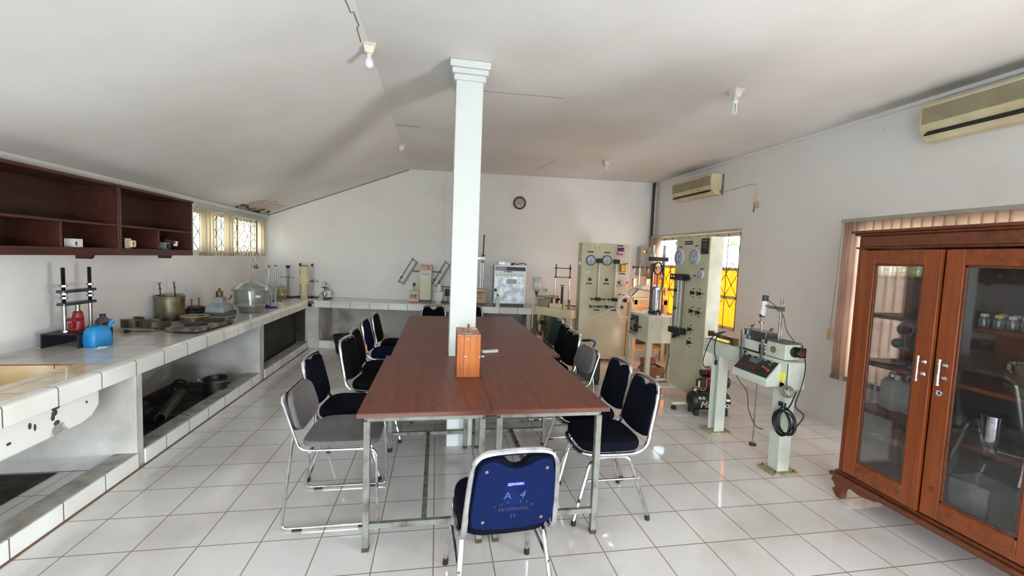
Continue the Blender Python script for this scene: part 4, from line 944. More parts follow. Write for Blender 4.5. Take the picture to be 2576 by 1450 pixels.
G().lathe([(rb * .98, .066), (rb * .92, .073), (rb * .74, .07), (rb * .74, .064)], n=40, closed=True).build('gritty_rim', mat('grit', (176, 164, 132), .95, 0, (130, 118, 92), 30, bump=.5, bs=80), t)
q = on(534, 812); t = thing('ring_mould', 'small low mould with corroded ribs beside the gritty one', 'mould', (q.x, q.y + .02, ZT)); k = mpp(q)
G().lathe([(26 * k, 0), (26 * k, .045), (24 * k, .05), (.001, .05)], n=32).build('drum', BRASS, t)
t = thing('ring_stack', 'small stack of corroded rings before the grey weighing machine', 'rings', (q.x + .05, q.y + .09, ZT))
for i in range(4): G().lathe([(13 * k, .012 * i), (14 * k, .012 * i + .005), (13 * k, .012 * i + .010), (9 * k, .012 * i + .010), (9 * k, .012 * i)], n=26, closed=True).build('ring', mat('grit', (176, 164, 132)), t)
# black tray with two threaded pins behind
t = thing('mould_tray', 'dark green-black open tray against the wall with two pins', 'tray', (-2.74, 3.08, ZT), 0)
G().box(-.10, .10, -.2, .2, 0, .008).box(-.10, -.09, -.2, .2, 0, .075).box(.09, .10, -.2, .2, 0, .075).box(-.1, .1, -.2, -.19, 0, .075).box(-.1, .1, .19, .2, 0, .075).build('tray_body', mat('dark_green_iron', (46, 50, 46), .5), t, bev=.002)
for y in (-.05, .10):
    G().cyl((-.03, y, .008), (-.03, y, .19), .006, n=10).build('pin', mat('rusty_iron', (104, 84, 66), .7, .4), t)
    G().bx((-.03, y, .165), (.012, .012, .02)).bx((-.03, y - .018, .172), (.005, .024, .01), (R(-30), 0, 0)).bx((-.03, y + .018, .172), (.005, .024, .01), (R(30), 0, 0)).build('wing_nut', STEEL, t)
G().lathe([(.001, .075), (.08, .075), (.085, .09), (.07, .10), (.001, .10)], n=24, m=Matrix.Translation((-.03, .03, 0))).build('lid_disc', mat('rusty_iron', (104, 84, 66)), t)
# grey scale / scoop machine with brass weight
q = on(552, 795); t = thing('bench_scale', 'pale grey cast bench scale with sloping scoop', 'scale', (q.x - .02, q.y + .05, ZT), R(90))
gr = mat('pale_grey_enamel', (150, 160, 162), .5, 0, (128, 136, 138), 8)
G().rings([rr_(.145, .10, .045, .03), rr_(.14, .095, .10, .03), rr_(.10, .07, .135, .03), rr_(.075, .055, .15, .03)]).build('housing', gr, t)
G().box(-.17, .17, -.11, .11, 0, .045).build('base', mat('slate_grey', (92, 98, 100), .5), t, bev=.006)
G().rings([rr_(.062, .05, .15, .02), rr_(.055, .045, .215, .02)]).build('pedestal', gr, t)
G().box(.06, .15, -.10, -.04, .11, .118, m=Matrix.Rotation(R(-25), 4, 'Y') @ Matrix.Translation((.02, 0, .05))).box(.06, .15, -.10, -.094, .11, .14, m=Matrix.Rotation(R(-25), 4, 'Y') @ Matrix.Translation((.02, 0, .05))).build('scoop', STEEL, t)
qq = local(t, (q.x - .02, q.y + .05, ZT)); t2 = thing('brass_weight', 'knobbed brass weight on top of the pale grey scale', 'weight', (q.x - .02, q.y + .05, ZT + .215))
G().lathe([(.001, 0), (.036, 0), (.036, .062), (.030, .07), (.012, .074), (.010, .084), (.016, .092), (.012, .10), (.001, .102)], n=28).build('weight_body', BRASS, t2)
q = on(640, 792); t = thing('weight_tray', 'low steel box with lid between scale and desiccator', 'box', (-2.46, 3.05, ZT), R(90))
G().box(-.13, .13, -.06, .06, 0, .05).build('tray', mat('slate_grey', (92, 98, 100)), t, bev=.003); G().box(-.13, .13, -.062, -.06, .04, .052).build('lid', STEEL, t)
t = thing('flat_file', 'black flat steel bar lying near the counter edge', 'bar', on(575, 803), R(78))
G().box(-.09, .09, -.015, .015, .0, .012).build('bar_body', BLACK, t, bev=.002)
# twin hotplate with cable and plug
q0, q1 = on(425, 836), on(588, 812); mid_ = (q0 + q1) / 2; an = math.atan2((q1 - q0).y, (q1 - q0).x)
t = thing('twin_hotplate', 'scorched twin electric hotplate at the counter edge', 'hotplate', (-2.23, 2.20, ZT), R(86))
g = G(); g.rings([rr_(.30, .115, .012, .04), rr_(.31, .125, .02, .04), rr_(.305, .12, .045, .04), rr_(.28, .10, .052, .04)]); g.build('casing', mat('scorched_enamel', (132, 128, 120), .5, .2, (58, 46, 40), 7, .55, bump=.4, bs=30, contrast=(.4, .65)), t)
G().rings([rr_(.295, .11, 0, .04), rr_(.30, .115, .012, .04)]).build('underside', BLACK, t)
for x in (-.14, .14):
    pl = G().lathe([(.001, .052), (.095, .052), (.095, .058), (.085, .060), (.001, .058)], c=(x, 0, 0), n=32).build('burner', mat('burner_rust', (74, 54, 44), .8, .3, (40, 34, 30), 12), t)
    G().lathe([(.09, .058), (.094, .063), (.098, .058)], c=(x, 0, 0), n=32).build('burner_ring', DSTEEL, pl)
G().bx((-.17, -.12, .03), (.03, .02, .03)).bx((.17, -.12, .03), (.03, .02, .03)).build('control_knob', BLACK, t, bev=.004)
t = thing('power_lead', 'black lead with plug lying left of the twin hotplate', 'cable')
pts = [on(*q, ZT + .006) for q in ((435, 838), (415, 832), (396, 822), (380, 818), (392, 828), (415, 826), (400, 832), (370, 834), (330, 834), (320, 834))]
G().tube(catmull(pts), .0035, 6).build('cord', RUBBER, t)
a = on(312, 834, ZT + .016); b = on(330, 834, ZT + .012); G().cyl(a, b, .018, .007, 16).build('plug', RUBBER, t)
# desiccators
def desiccator(label, px, py, R_, group=None, tint=None, content=None, rest=None):
    q = rest or on(px, py); t = thing('desiccator', label, 'desiccator', (q.x, q.y, q.z))
    G().lathe([(R_ * .62, 0), (R_ * .66, .006), (R_ * .70, R_ * .42), (R_ * .88, R_ * .50), (R_ * .90, R_ * 1.25), (R_ * 1.0, R_ * 1.28), (R_ * 1.0, R_ * 1.33), (R_ * .86, R_ * 1.33), (R_ * .86, R_ * .54), (R_ * .66, R_ * .44), (R_ * .60, .012), (.001, .012)], n=40).build('jar', tint or CLEAR, t)
    G().lathe([(R_ * 1.03, R_ * 1.34), (R_ * 1.0, R_ * 1.40), (R_ * .85, R_ * 1.52), (R_ * .5, R_ * 1.74), (R_ * .15, R_ * 1.83), (R_ * .07, R_ * 1.86), (R_ * .10, R_ * 1.95), (.001, R_ * 1.97)], n=40).build('domed_lid', tint or CLEAR, t)
    G().lathe([(.001, .014), (R_ * .58, .014), (R_ * .62, R_ * .25), (.001, R_ * .25)], n=30).build('silica_gel', content or mat('silica_pink', (150, 96, 88), .9, 0, (100, 66, 62), 30, contrast=(.4, .6)), t)
    G().lathe([(.001, R_ * .47), (R_ * .84, R_ * .47), (R_ * .84, R_ * .50), (.001, R_ * .50)], n=30).build('plate_disc', mat('porcelain', (206, 202, 186), .3), t)
    return t
q = on(626, 790); k = mpp(q); RD = 43.5 * k
t = desiccator('large clear desiccator with domed lid near the counter edge', 626, 788, RD)
t.location.x += .0; t.location.y += RD * .35
G().box(.02, .075, -RD * .905, -RD * .90, RD * .95, RD * 1.08, m=Matrix.Rotation(R(28), 4, 'Z')).build('name_label', PAPER, t)
# burettes on blue stand
q = on(672, 776); t = thing('blue_flask_stand', 'dark blue plastic stand holding two tall glass tubes', 'stand', (q.x + .02, q.y + .05, ZT))
k = mpp(q)
G().prism(fil2([(-.08, -.05), (.09, -.06), (.10, .0), (.05, .06), (-.08, .05)], .02), 0, .02).build('foot', DBLUE, t, bev=.005)
G().box(-.05, .0, -.03, .03, .02, .17).build('block', DBLUE, t, bev=.008)
for (x, y, h, nm) in ((-.01, -.02, .55, 'tube'), (.06, .02, .56, 'tube')):
    tt = G().lathe([(.016, .03), (.016, h), (.012, h), (.012, .03)], c=(x, y, 0), n=18, closed=True).build('glass_tube', JAR, t)
    G().lathe([(.001, h), (.018, h), (.018, h + .022), (.001, h + .025)], c=(x, y, 0), n=18).build('stopper', mat('grey_stopper', (110, 112, 114), .6), tt)
    G().lathe([(.001, .0), (.011, .0), (.011, h - .06), (.001, h - .06)], c=(x, y, .04), n=14).build('blue_liquid', mat('bluish_glass', (120, 140, 190), .2), tt)
t = thing('white_valve', 'tiny white plastic valve lying right of the blue stand', 'valve', on(702, 765), R(20)); G().cyl((-.05, 0, .012), (.05, 0, .012), .007, n=10).build('valve_body', WHITE, t); G().cyl((0, 0, .0), (0, 0, .035), .006, n=10).bx((0, 0, .036), (.03, .006, .006)).build('tap', WHITE, t)
# group further along towards the corner
q = on(688, 752); t = thing('lab_rig', 'grey laboratory rig with round pressure gauge in the corner', 'instrument', (-2.62, 4.55, ZT), R(30))
G().box(-.13, .13, -.09, .09, 0, .16).build('pale_base', PALEG, t, bev=.006); G().box(-.15, .15, -.1, .1, .16, .175).build('top_plate', STEEL, t)
for x in (-.11, .11): G().cyl((x, 0, .175), (x, 0, .56), .006, n=8).build('rod', STEEL, t)
G().box(-.13, .13, -.01, .01, .22, .232).build('cross_bar', DSTEEL, t); G().lathe([(.001, 0), (.05, 0), (.05, .10), (.001, .10)], c=(-.06, 0, .175), n=20).build('cylinder', STEEL, t)
gauge(t, -.06, -.02, .62, .042, R(40), STEEL)
G().cyl((-.06, 0, .5), (-.06, 0, .60), .01, n=8).sph((-.06, 0, .53), .035, 8).build('gauge_stem', STEEL, t)
G().box(.06, .13, -.03, .0, .40, .50).build('switch_housing', PINKP, t, bev=.003)
t = desiccator('smaller yellowed desiccator in the far left corner', 0, 0, .115, tint=glass('yellow_glass', (240, 234, 204), .1, .25, (200, 190, 150)), content=mat('beige_gel', (190, 180, 150), .9), rest=Vector((-2.50, 5.06, ZT)))
t = thing('dark_cutter', 'small dark clamp lying before the yellowed desiccator', 'clamp', on(695, 758), R(10)); G().tube([(.03 * math.cos(a) - .04, .02 * math.sin(a), .006) for a in (R(20 + i * 25) for i in range(14))], .005, 6).build('loop', mat('rusty_iron', (104, 84, 66)), t); G().bx((.03, 0, .006), (.09, .014, .010)).build('shank', mat('rusty_iron', (104, 84, 66)), t)
def onb(px, d):        # place on the back counter: column px, depth d behind its front edge
    p = onpl(px, 755, BO + BN * d, BN); s = (p - BO).dot(BU); return Vector((p.x, p.y, ZB(s))), s
def clampstand(label, px, d, h, cap, clamp_z, rod_r=.014, mtt=None):
    q, s = onb(px, d); t = thing('clamp_stand', label, 'stand', q, SK)
    G().box(-.09, .09, -.05, .05, 0, .016).bx((0, 0, .022), (.04, .04, .014)).build('base', DSTEEL, t, bev=.002)
    G().lathe([(rod_r * 1.3, .02), (rod_r * 1.3, h), (rod_r, h), (rod_r, .02)], n=18, closed=True).build('glass_column', JAR, t)
    G().cyl((0, 0, .02), (0, 0, h - .02), rod_r * .75, n=12).build('scale_strip', mat('scale_dark', (92, 84, 78), .5), t)
    G().lathe([(.001, h), (rod_r * 1.9, h - .03), (rod_r * 1.9, h + .018), (.001, h + .02)], n=16).build('cap', BLACK, t)
    if clamp_z:
        G().tube([(-.11, -.02, clamp_z), (.11, -.02, clamp_z)], .005, 8).bx((0, -.02, clamp_z), (.07, .03, .03)).bx((-.10, -.02, clamp_z), (.008, .008, .05)).bx((.10, -.02, clamp_z), (.008, .008, .05)).build('clamp', STEEL, t)
    return t
clampstand('thick measuring column with black cap on a clamp stand, left of the cream canister', 724, .42, .52, 1, .34, .016)
clampstand('slim measuring column just left of the cream canister', 755, .50, .56, 1, None, .010)
clampstand('slim measuring column with black cap right of the cream canister', 785, .50, .56, 1, .28, .010)
q, s = onb(765, .30); t = thing('cream_canister', 'tall cream plastic canister with wide middle section', 'canister', q)
G().lathe([(.054, 0), (.056, .004), (.056, .22), (.072, .27), (.084, .285), (.084, .345), (.080, .36), (.056, .40), (.056, .53), (.060, .535), (.060, .545), (.05, .545), (.05, .50), (.001, .50)], n=36).build('canister_body', IVORY, t)
G().lathe([(.062, .535), (.064, .545), (.054, .55), (.054, .538)], n=36, closed=True).build('brown_ring', mat('brown_ring', (128, 96, 70), .6), t)
G().lathe([(.086, .255), (.088, .262), (.084, .27)], n=36).build('band', IVORY, t)
q, s = onb(822, .38); t = thing('vacuum_pump', 'small vacuum pump with round gauge on top', 'pump', q, SK)
G().lathe([(.001, -.05), (.062, -.05), (.066, -.04), (.066, .10), (.055, .13), (.001, .13)], n=28, m=Matrix.Translation((.01, 0, .085)) @ Matrix.Rotation(R(25), 4, 'Z') @ RX90 @ Matrix.Rotation(R(180), 4, 'X')).build('motor_body', STEEL, t)
face_lathe([(.052, 0), (.052, .008), (.001, .012)], -.012, -.05, .085).build('front_cover', mat('cast_aluminium', (160, 160, 156), .4, .7), t)
G().box(-.045, .07, -.06, .10, 0, .014).build('foot_plate', BLACK, t)
for a in range(4): G().bx((-.012 + .03 * math.cos(R(200 + a * 45)), -.064, .075 + .03 * math.sin(R(200 + a * 45))), (.016, .004, .012)).build('vent', BLACK, t)
G().tube([(-.03, -.02, .15), (-.035, -.02, .20), (-.03, -.03, .22)], .008, 8).tube([(-.03, -.02, .19), (.06, 0, .13)], .006, 8).tube([(-.09, -.02, .19), (.03, -.02, .19)], .006, 8).build('pipework', BLACK, t)
gauge(t, -.03, -.035, .245, .036, R(-30), BLACK)
G().tube(catmull([(-.05, -.03, .13), (-.09, -.05, .07), (-.125, -.06, .02)]), .004, 6).build('hose', BLACK, t); G().cyl((-.125, -.06, .018), (-.15, -.06, .012), .010, n=10).build('nozzle', mat('amber_handle', (150, 84, 40)), t)
# shaker tower with two swinging arms, red-faced timer, small motor unit
q, s = onb(1069, .42); t = thing('shaker_tower', 'beige tower machine with two tilted swing arms', 'machine', q, SK)
k = mpp(q); W_ = 14.5 * k; z1 = at(1069, 667, 'y', q.y).z - q.z; z2 = at(1069, 680, 'y', q.y).z - q.z
G().box(-W_, W_, 0, .22, .035, z2).build('housing', CREAM, t, bev=.006); G().box(-W_ + .01, W_ - .01, .01, .21, 0, .035).build('plinth', BLACK, t)
hd = G().box(-W_ + .004, W_ + .004, -.004, .2, z2, z1).build('head_unit', PINKP, t, bev=.004)
G().box(-W_ + .02, W_ - .01, -.006, -.004, z1 - .02, z1 - .012).build('red_stripe', RED, hd); G().bx((W_ * .5, -.008, z2 + .04), (.03, .006, .03)).build('red_switch', RED, hd)
zl2 = at(1069, 690, 'y', q.y).z - q.z
G().box(-W_ + .012, W_ - .012, -.003, -.0005, zl2 - .03, zl2 + .03).build('name_label', PAPER, t)
for dz in (-.012, .012): G().box(-W_ + .025, W_ - .025, -.004, -.003, zl2 + dz - .004, zl2 + dz + .004).build('label_print', mat('print_blue', (90, 96, 150), .6), t)
zs2 = at(1069, 684, 'y', q.y).z - q.z
G().cyl((-.27, .08, zs2), (.27, .08, zs2), .011, n=10).build('drive_shaft', mat('khaki_metal', (128, 118, 98), .5, .3), t)
for sx in (-1, 1):
    cx0 = sx * .26 - (.015 if sx < 0 else -.03); m = Matrix.Translation((cx0, .07, zs2 + (-.01 if sx < 0 else -.04))) @ Matrix.Rotation(R(30), 4, 'Y')
    af = G(m).box(.0, .03, -.02, .02, -.25, .21).box(-.09, .03, -.012, .012, .195, .213).box(-.09, .03, -.012, .012, -.25, -.232).build('swing_arm', MATS['khaki_metal'], t, bev=.002)
    G(m).cyl((-.075, 0, -.27), (-.075, 0, .23), .0065, n=8).sph((-.075, 0, -.16), .018, 8).sph((-.075, 0, .215), .011, 8).build('arm_rod', DSTEEL, af)
q, s = onb(1040, .30); k = mpp(q); t = thing('timer_unit', 'small red-and-cream box with round black dial', 'timer', q, SK); W_ = 12.2 * k
G().box(-W_, W_, 0, .14, 0, .19).build('housing', CREAM, t, bev=.004); G().box(-W_ + .006, W_ - .004, -.003, 0, .012, .165).build('face_plate', PINKP, t)
face_lathe([(.027, 0), (.027, .012), (.013, .012), (.013, .014), (.001, .014)], -.022, -.003, .10).build('dial', BLACK, t); face_lathe([(.012, .015), (.001, .016)], -.022, -.003, .10).build('dial_centre', WHITE, t)
G().bx((.036, -.008, .115), (.032, .01, .034)).bx((.036, -.008, .075), (.018, .01, .018)).build('red_button', mat('dark_red', (96, 26, 26), .5), t); G().box(-W_ + .006, W_ - .004, -.004, 0, 0, .014).build('red_base', RED, t)
for x in (-.01, .012): G().cyl((x, .05, .19), (x, .05, .29), .005, n=8).build('rod', STEEL, t)
G().bx((0, .05, .30), (.045, .03, .06), (0, R(6), 0)).build('rod_clamp', mat('rusty_iron', (104, 84, 66)), t); G().cyl((.055, .05, .19), (.06, .05, .28), .002, n=6).build('wire', STEEL, t)
q, s = onb(1104, .22); t = thing('grout_pump', 'pale grey stirrer head standing right of the tower machine', 'machine', q, SK)
G().lathe([(.045, 0), (.05, .01), (.03, .03), (.03, .045), (.055, .05), (.001, .05)], n=24).build('foot', WHITE, t); G().box(-.068, .068, -.03, .07, .07, .20).build('motor_block', PALEG, t, bev=.008)
G().rings([rr_(.036, .03, .20, .01), rr_(.03, .025, .33, .01)]).build('neck', PALEG, t); G().cyl((-.006, 0, .33), (-.006, 0, .38), .008, n=8).sph((-.002, 0, .385), .012, 8).build('cap_knob', DGREY, t); G().box(-.045, .045, -.02, .05, .05, .07).build('collar', WHITE, t)
q, s = onb(1122, .40); t = thing('drill_motor', 'dark motor assembly half hidden by the pillar', 'motor', q, SK)
G().box(-.08, .10, -.05, .12, 0, .02).build('base_plate', BLACK, t); G().box(-.10, .12, 0, .05, .27, .285).build('top_bar', BLACK, t); G().lathe([(.001, 0), (.05, 0), (.05, .12), (.001, .12)], c=(.03, 0, .12), n=20).build('motor_can', DSTEEL, t); G().cyl((.03, 0, .02), (.03, 0, .27), .01, n=8).cyl((-.06, .02, .02), (-.06, .02, .27), .008, n=8).build('post', STEEL, t)
# rod apparatus right of the pillar
q, s = onb(1210, .26); t = thing('load_frame', 'beige control box with tall threaded rod, right of the pillar', 'machine', q, SK); k = mpp(q)
x0_ = -26 * k; x1_ = 12.5 * k
G().box(x0_, x1_, 0, .2, .03, .27).build('housing', mat('beige_enamel', (196, 168, 132), .5), t, bev=.005); G().box(x0_ + .01, x1_ - .01, .01, .19, 0, .03).build('plinth', BLACK, t)
G().box(x0_ + .01, x1_ - .03, -.002, 0, .20, .225).build('red_print', RED, t)
for i, (x, z) in enumerate(((-.02, .18), (-.02, .15), (-.02, .12), (-.05, .18), (.01, .15), (-.05, .12), (.01, .12))): G().bx((x, -.004, z), (.018, .006, .012)).build('control_button', DGREY if i != 1 else RED, t)
zr = at(1212, 590, 'y', q.y).z - q.z; zc_ = at(1212, 655, 'y', q.y).z - q.z
for x in (-.012, .024): G().cyl((x - .01, .1, .27), (x - .004, .1, zc_ - .03), .009, n=10).build('chrome_rod', CHROME, t)
G().cyl((.012, .1, zc_), (.022, .1, zr), .011, n=10).build('threaded_rod', BLACK, t)
for z in (zc_ - .03, zc_ + .085): G().bx((.014, .1, z), (.06, .05, .022)).build('lock_nut', DSTEEL, t, bev=.004)
G().bx((-.02, .1, zc_ + .03), (.13, .06, .045)).build('crosshead', STEEL, t, bev=.003)
# oven
q, s = onb(1281, .16); k = mpp(q); W_ = 39.5 * k; t = thing('drying_oven', 'silver-fronted laboratory oven with black control strip', 'oven', q + BN * 0, SK)
Ho = at(1281, 668, 'y', q.y).z - q.z
G().box(-W_ - .0, W_, 0.01, .46, .05, Ho).build('casing', mat('oven_side', (106, 104, 100), .5), t, bev=.004); G().box(-W_ + .02, W_ - .02, .0, .42, 0, .05).build('plinth', BLACK, t)
G().box(-W_ - .004, W_ + .004, -.006, .012, .05, Ho + .004).build('front_frame', mat('alu_white', (222, 224, 226), .4, .2), t, bev=.002)
dz0 = Ho * .74
G().box(-W_ + .008, W_ - .03, -.022, -.006, .058, dz0).build('door', GALV, t, bev=.003)
G().box(-W_ + .012, W_ - .01, -.010, -.006, Ho * .87, Ho * .965).build('control_strip', BLACK, t)
G().box(-W_ + .016, -W_ + .20, -.012, -.010, Ho * .88, Ho * .955).build('display', mat('display_grey', (120, 124, 138), .25), t)
G().box(-.02, .03, -.012, -.010, Ho * .885, Ho * .925).build('panel_label', DGREY, t)
G().box(-.11, .03, -.024, -.01, Ho * .838, Ho * .856).build('lever', BLACK, t); face_lathe([(.014, 0), (.014, .012), (.001, .012)], -.075, -.012, Ho * .835).build('lever_knob', WHITE, t)
G().box(-.06, .11, -.024, -.022, dz0 - .125, dz0 - .05).build('door_label', mat('label_blue_frame', (112, 130, 150), .6), t); G().box(-.054, .104, -.0246, -.024, dz0 - .119, dz0 - .056).build('label_paper', mat('silver_label', (200, 204, 206), .5), t)
text('lettering', 'LABORATORIUM', .018, mat('print_blue', (90, 96, 150)), t, (.025, -.0249, dz0 - .088), FR, .0003)
face_lathe([(.030, 0), (.030, .001), (.001, .001)], .02, -.022, dz0 - .165).build('round_sticker', WHITE, t)
face_lathe([(.024, 0), (.024, .03), (.018, .034), (.001, .034)], -W_ + .025, -.022, Ho * .40).build('door_knob', BLACK, t)
g = G(); [g.box(-W_ + .03 + i * .06, -W_ + .055 + i * .06, -.008, -.006, Ho * .765, Ho * .778) for i in range(8)]; g.build('scale_marks', DGREY, t)
top = q + Vector((0, 0, Ho + .004))
t = thing('metal_tray', 'small galvanised tin lying on top of the oven', 'tray', top + BU * -.10 + BN * .12, SK); G().box(-.10, .11, -.09, .09, 0, .05).build('tray', GALV, t, bev=.003); G().box(-.106, .116, -.096, .096, .05, .056).build('lid', STEEL, t)
t = thing('loose_cable', 'black cable and cloth piled on the oven behind the tin', 'cable', top + BU * .13 + BN * .14, SK); G().tube(catmull([(-.12, 0, .02), (-.06, -.02, .03), (0, 0, .014), (.06, .03, .035), (.12, 0, .03), (.16, -.02, .006)]), .007, 6).build('cord', BLACK, t); G().sph((-.09, 0, .012), .03, 8, (1, 1, .45)).build('cloth_lump', BLACK, t)
q, s = onb(1252, .05); t = thing('spray_bottle', 'slim white bottle with red cap standing before the oven', 'bottle', q, SK)
G().rings([rr_(.036, .026, 0, .01), rr_(.038, .028, .01, .01), rr_(.034, .026, .15, .01), rr_(.020, .016, .185, .01), rr_(.016, .014, .19, .01)]).build('bottle_body', PALEG, t, bev=.0); G().box(-.02, .02, -.012, .012, .19, .212).build('cap', RED, t, bev=.003)
q, s = onb(1372, .66); t = thing('wall_socket', 'small square wall socket on the back wall above the right bench', 'socket', Vector((q.x, q.y, at(1366, 730, 'y', q.y).z)), SK); G().box(-.034, .034, -.012, .01, -.034, .034).build('face_plate', IVORY, t, bev=.004); face_lathe([(.016, .0), (.016, .003), (.001, .003)], 0.006, -.012, 0).build('socket_well', mat('socket_brown', (120, 90, 70), .5), t)

# ---------------------------------------------------------------- cream control panel standing by the back (faces the camera)
def frame_local(t): return t
YP1 = 3.80; x0 = at(1458, 755, 'y', YP1).x; x1 = at(1572, 755, 'y', YP1).x
t = thing('control_panel', 'tall cream control panel with two black-rimmed gauges and hose coil', 'panel', (x0, YP1, 0), R(-4), 'tall cream instrument panels')
Wp = (x1 - x0) + .02
def L1(px, py): q = at(px, py, 'y', YP1); return (q.x - x0, q.z)
zt = L1(1520, 613)[1]; zb = .085
G().box(0, Wp, 0, .20, zb, zt).build('cabinet_body', CREAM2, t, bev=.006)
g = G(); g.box(-.02, Wp + .02, .0, .24, .055, .085); g.build('base_frame', CREAM, t)
for x in (.02, Wp - .02):
    for y in (.02, .22): G().cyl((x - .012, y, .026), (x + .012, y, .026), .026, n=16).box(x - .014, x + .014, y - .01, y + .01, .03, .058).build('caster', RUBBER, t)
for px, py in ((1485.5, 655), (1525, 655.5)):
    x, z = L1(px, py); gauge(t, x, -.001, z, 12.6 * mpp(at(px, py, 'y', YP1)), R(-130), BLACK, dial=mat('dial_blue_white', (186, 196, 208), .25))
def plate(px, py, w_=.095, h_=.018, m_=None, nm='name_strip'):
    x, z = L1(px, py); return G().box(x - w_ / 2, x + w_ / 2, -.003, 0, z - h_ / 2, z + h_ / 2).build(nm, m_ or mat('strip_maroon', (52, 30, 28), .5), t)
for px, py in ((1485, 634), (1526, 636), (1558, 619), (1562, 689), (1481, 713.5), (1523, 714), (1560, 741), (1500, 780), (1541, 780)): plate(px, py)
plate(1479, 685, .085, .04, PAPER, 'paper_tag'); x, z = L1(1479, 685); text('lettering', 'Please Use', .016, DGREY, t, (x, -.0036, z), FR, .0002)
plate(1503, 615, .06, .016, PAPER, 'paper_tag')
for px in (1496.5, 1507): plate(px, 624, .008, .036, mat('brass_slot', (150, 120, 60), .5), 'level_slot')
x, z = L1(1558, 634); pn = G().box(x - .075, x + .075, -.004, 0, z - .08, z + .08).build('pink_meter_plate', mat('pink_plate', (206, 168, 182), .5), t)
G().box(x - .045, x + .05, -.016, -.004, z + .005, z + .062).build('meter_display', mat('display_dark', (52, 44, 70), .25), pn); G().box(x - .055, x - .038, -.016, -.004, z - .05, z - .01).build('meter_switch', BLACK, pn); G().box(x - .02, x + .04, -.005, -.004, z - .05, z - .03).build('meter_print', RED, pn)
for px, py in ((1482.5, 703), (1523.5, 704)): x, z = L1(px, py); face_lathe([(.024, 0), (.022, .03), (.001, .032)], x, 0, z).build('control_knob', BLACK, t)
for pa, pb in (((1505.5, 657), (1501, 752)), ((1546.5, 659), (1541, 753))):
    xa_, za = L1(*pa); xb, zb_ = L1(*pb)
    tb = G().lathe([(.022, zb_), (.022, za), (.017, za), (.017, zb_)], c=((xa_ + xb) / 2, -.045, 0), n=18, closed=True).build('sight_tube', JAR, t)
    xm = (xa_ + xb) / 2
    G().box(xm - .002, xm + .006, -.012, -.006, zb_, za).build('graduated_scale', mat('scale_beige', (150, 136, 112), .5), tb)
    G().box(xm - .04, xm + .04, -.085, 0, za - .03, za + .035).build('tube_cap', BLACK, t, bev=.004); G().box(xm - .035, xm + .035, -.08, 0, zb_ - .025, zb_ + .025).build('tube_cap', BLACK, t, bev=.004)
    G().tube([(xm - .10, -.03, zb_), (xm + .12, -.03, zb_ - .005)], .007, 8).bx((xm - .10, -.035, zb_), (.02, .04, .03)).bx((xm + .11, -.035, zb_), (.02, .04, .02)).build('valve', BLACK, t)
    G().tube(catmull([(xm - .11, -.04, zb_), (xm - .135, -.04, zb_ - .04), (xm - .11, -.04, zb_ - .09)]), .006, 6).build('short_hose', IVORY, t)
    zv = zb_ - .115; G().cyl((xm - .11, -.03, zv), (xm + .13, -.03, zv), .016, n=12).build('slide_valve', STEEL, t); G().bx((xm - .11, -.035, zv), (.015, .05, .045)).bx((xm + .02, -.035, zv), (.05, .05, .02)).bx((xm + .13, -.035, zv), (.012, .05, .045)).build('valve_clamp', BLACK, t)
x, z = L1(1563, 674); G().box(x - .05, x + .04, -.07, 0, z - .065, z + .055).build('brass_regulator', mat('brass_gold', (178, 138, 70), .4, .5), t, bev=.01); G().tube([(x - .01, -.05, z + .05), (x + .07, -.03, z + .07)], .01, 8).build('regulator_pipe', BRASS, t)
x, z = L1(1562, 712); face_lathe([(.05, 0), (.05, .05), (.02, .06), (.001, .06)], x, 0, z).build('filter_cup', PINKP, t); G().cyl((x - .075, -.03, z + .01), (x + .075, -.03, z + .01), .012, n=10).build('filter_pipe', BLACK, t)
x, z = L1(1568, 755); face_lathe([(.03, 0), (.028, .04), (.001, .045)], x - .01, -.02, z).build('selector_knob', BLACK, t)
g = G(); rr = random.Random(8)
for i in range(6):
    R1_, R2_ = .10 + rr.random() * .05, .15 + rr.random() * .06; ox, oz = rr.random() * .03, rr.random() * .04
    g.tube([(x - .04 + ox + R1_ * math.cos(a), -.075 - .01 * i, z - .13 + oz + R2_ * math.sin(a)) for a in (2 * math.pi * k_ / 28 for k_ in range(28))], .0065, 6, True)
g.tube(catmull([(x - .12, -.08, z - .06), (x - .2, -.07, z - .12), (x - .32, -.06, z - .19), (x - .42, -.05, z - .24), (x - .55, -.03, z - .30)]), .0065, 6)
g.build('hose_coil', WHITE, t); G().bx((x + .07, -.12, z - .19), (.05, .02, .10)).build('hose_tag', mat('tag_blue_white', (206, 216, 234), .5), t)
x, z = L1(1455, 662); G().bx((-.012, .05, z), (.03, .06, .045)).build('side_switch', WHITE, t, bev=.004)
for px, py in ((1550, 773), (1567, 658), (1561, 728)): x, z = L1(px, py); face_lathe([(.005, 0), (.005, .002), (.001, .002)], x, 0, z, 8).build('screw', DGREY, t)
# wooden prop leaning on its right side
t = thing('leaning_board', 'pale wooden frame leaning at the right side of the cream gauge panel', 'board', (0, 0, 0))
a = at(1566, 905, 'y', 3.95); b = at(1578, 755, 'y', 4.05)
G().tube([(a.x + .05, 3.95, .03), (b.x + .05, 4.08, .92)], .028, 4).build('upright', WOODP, t, flat=True)

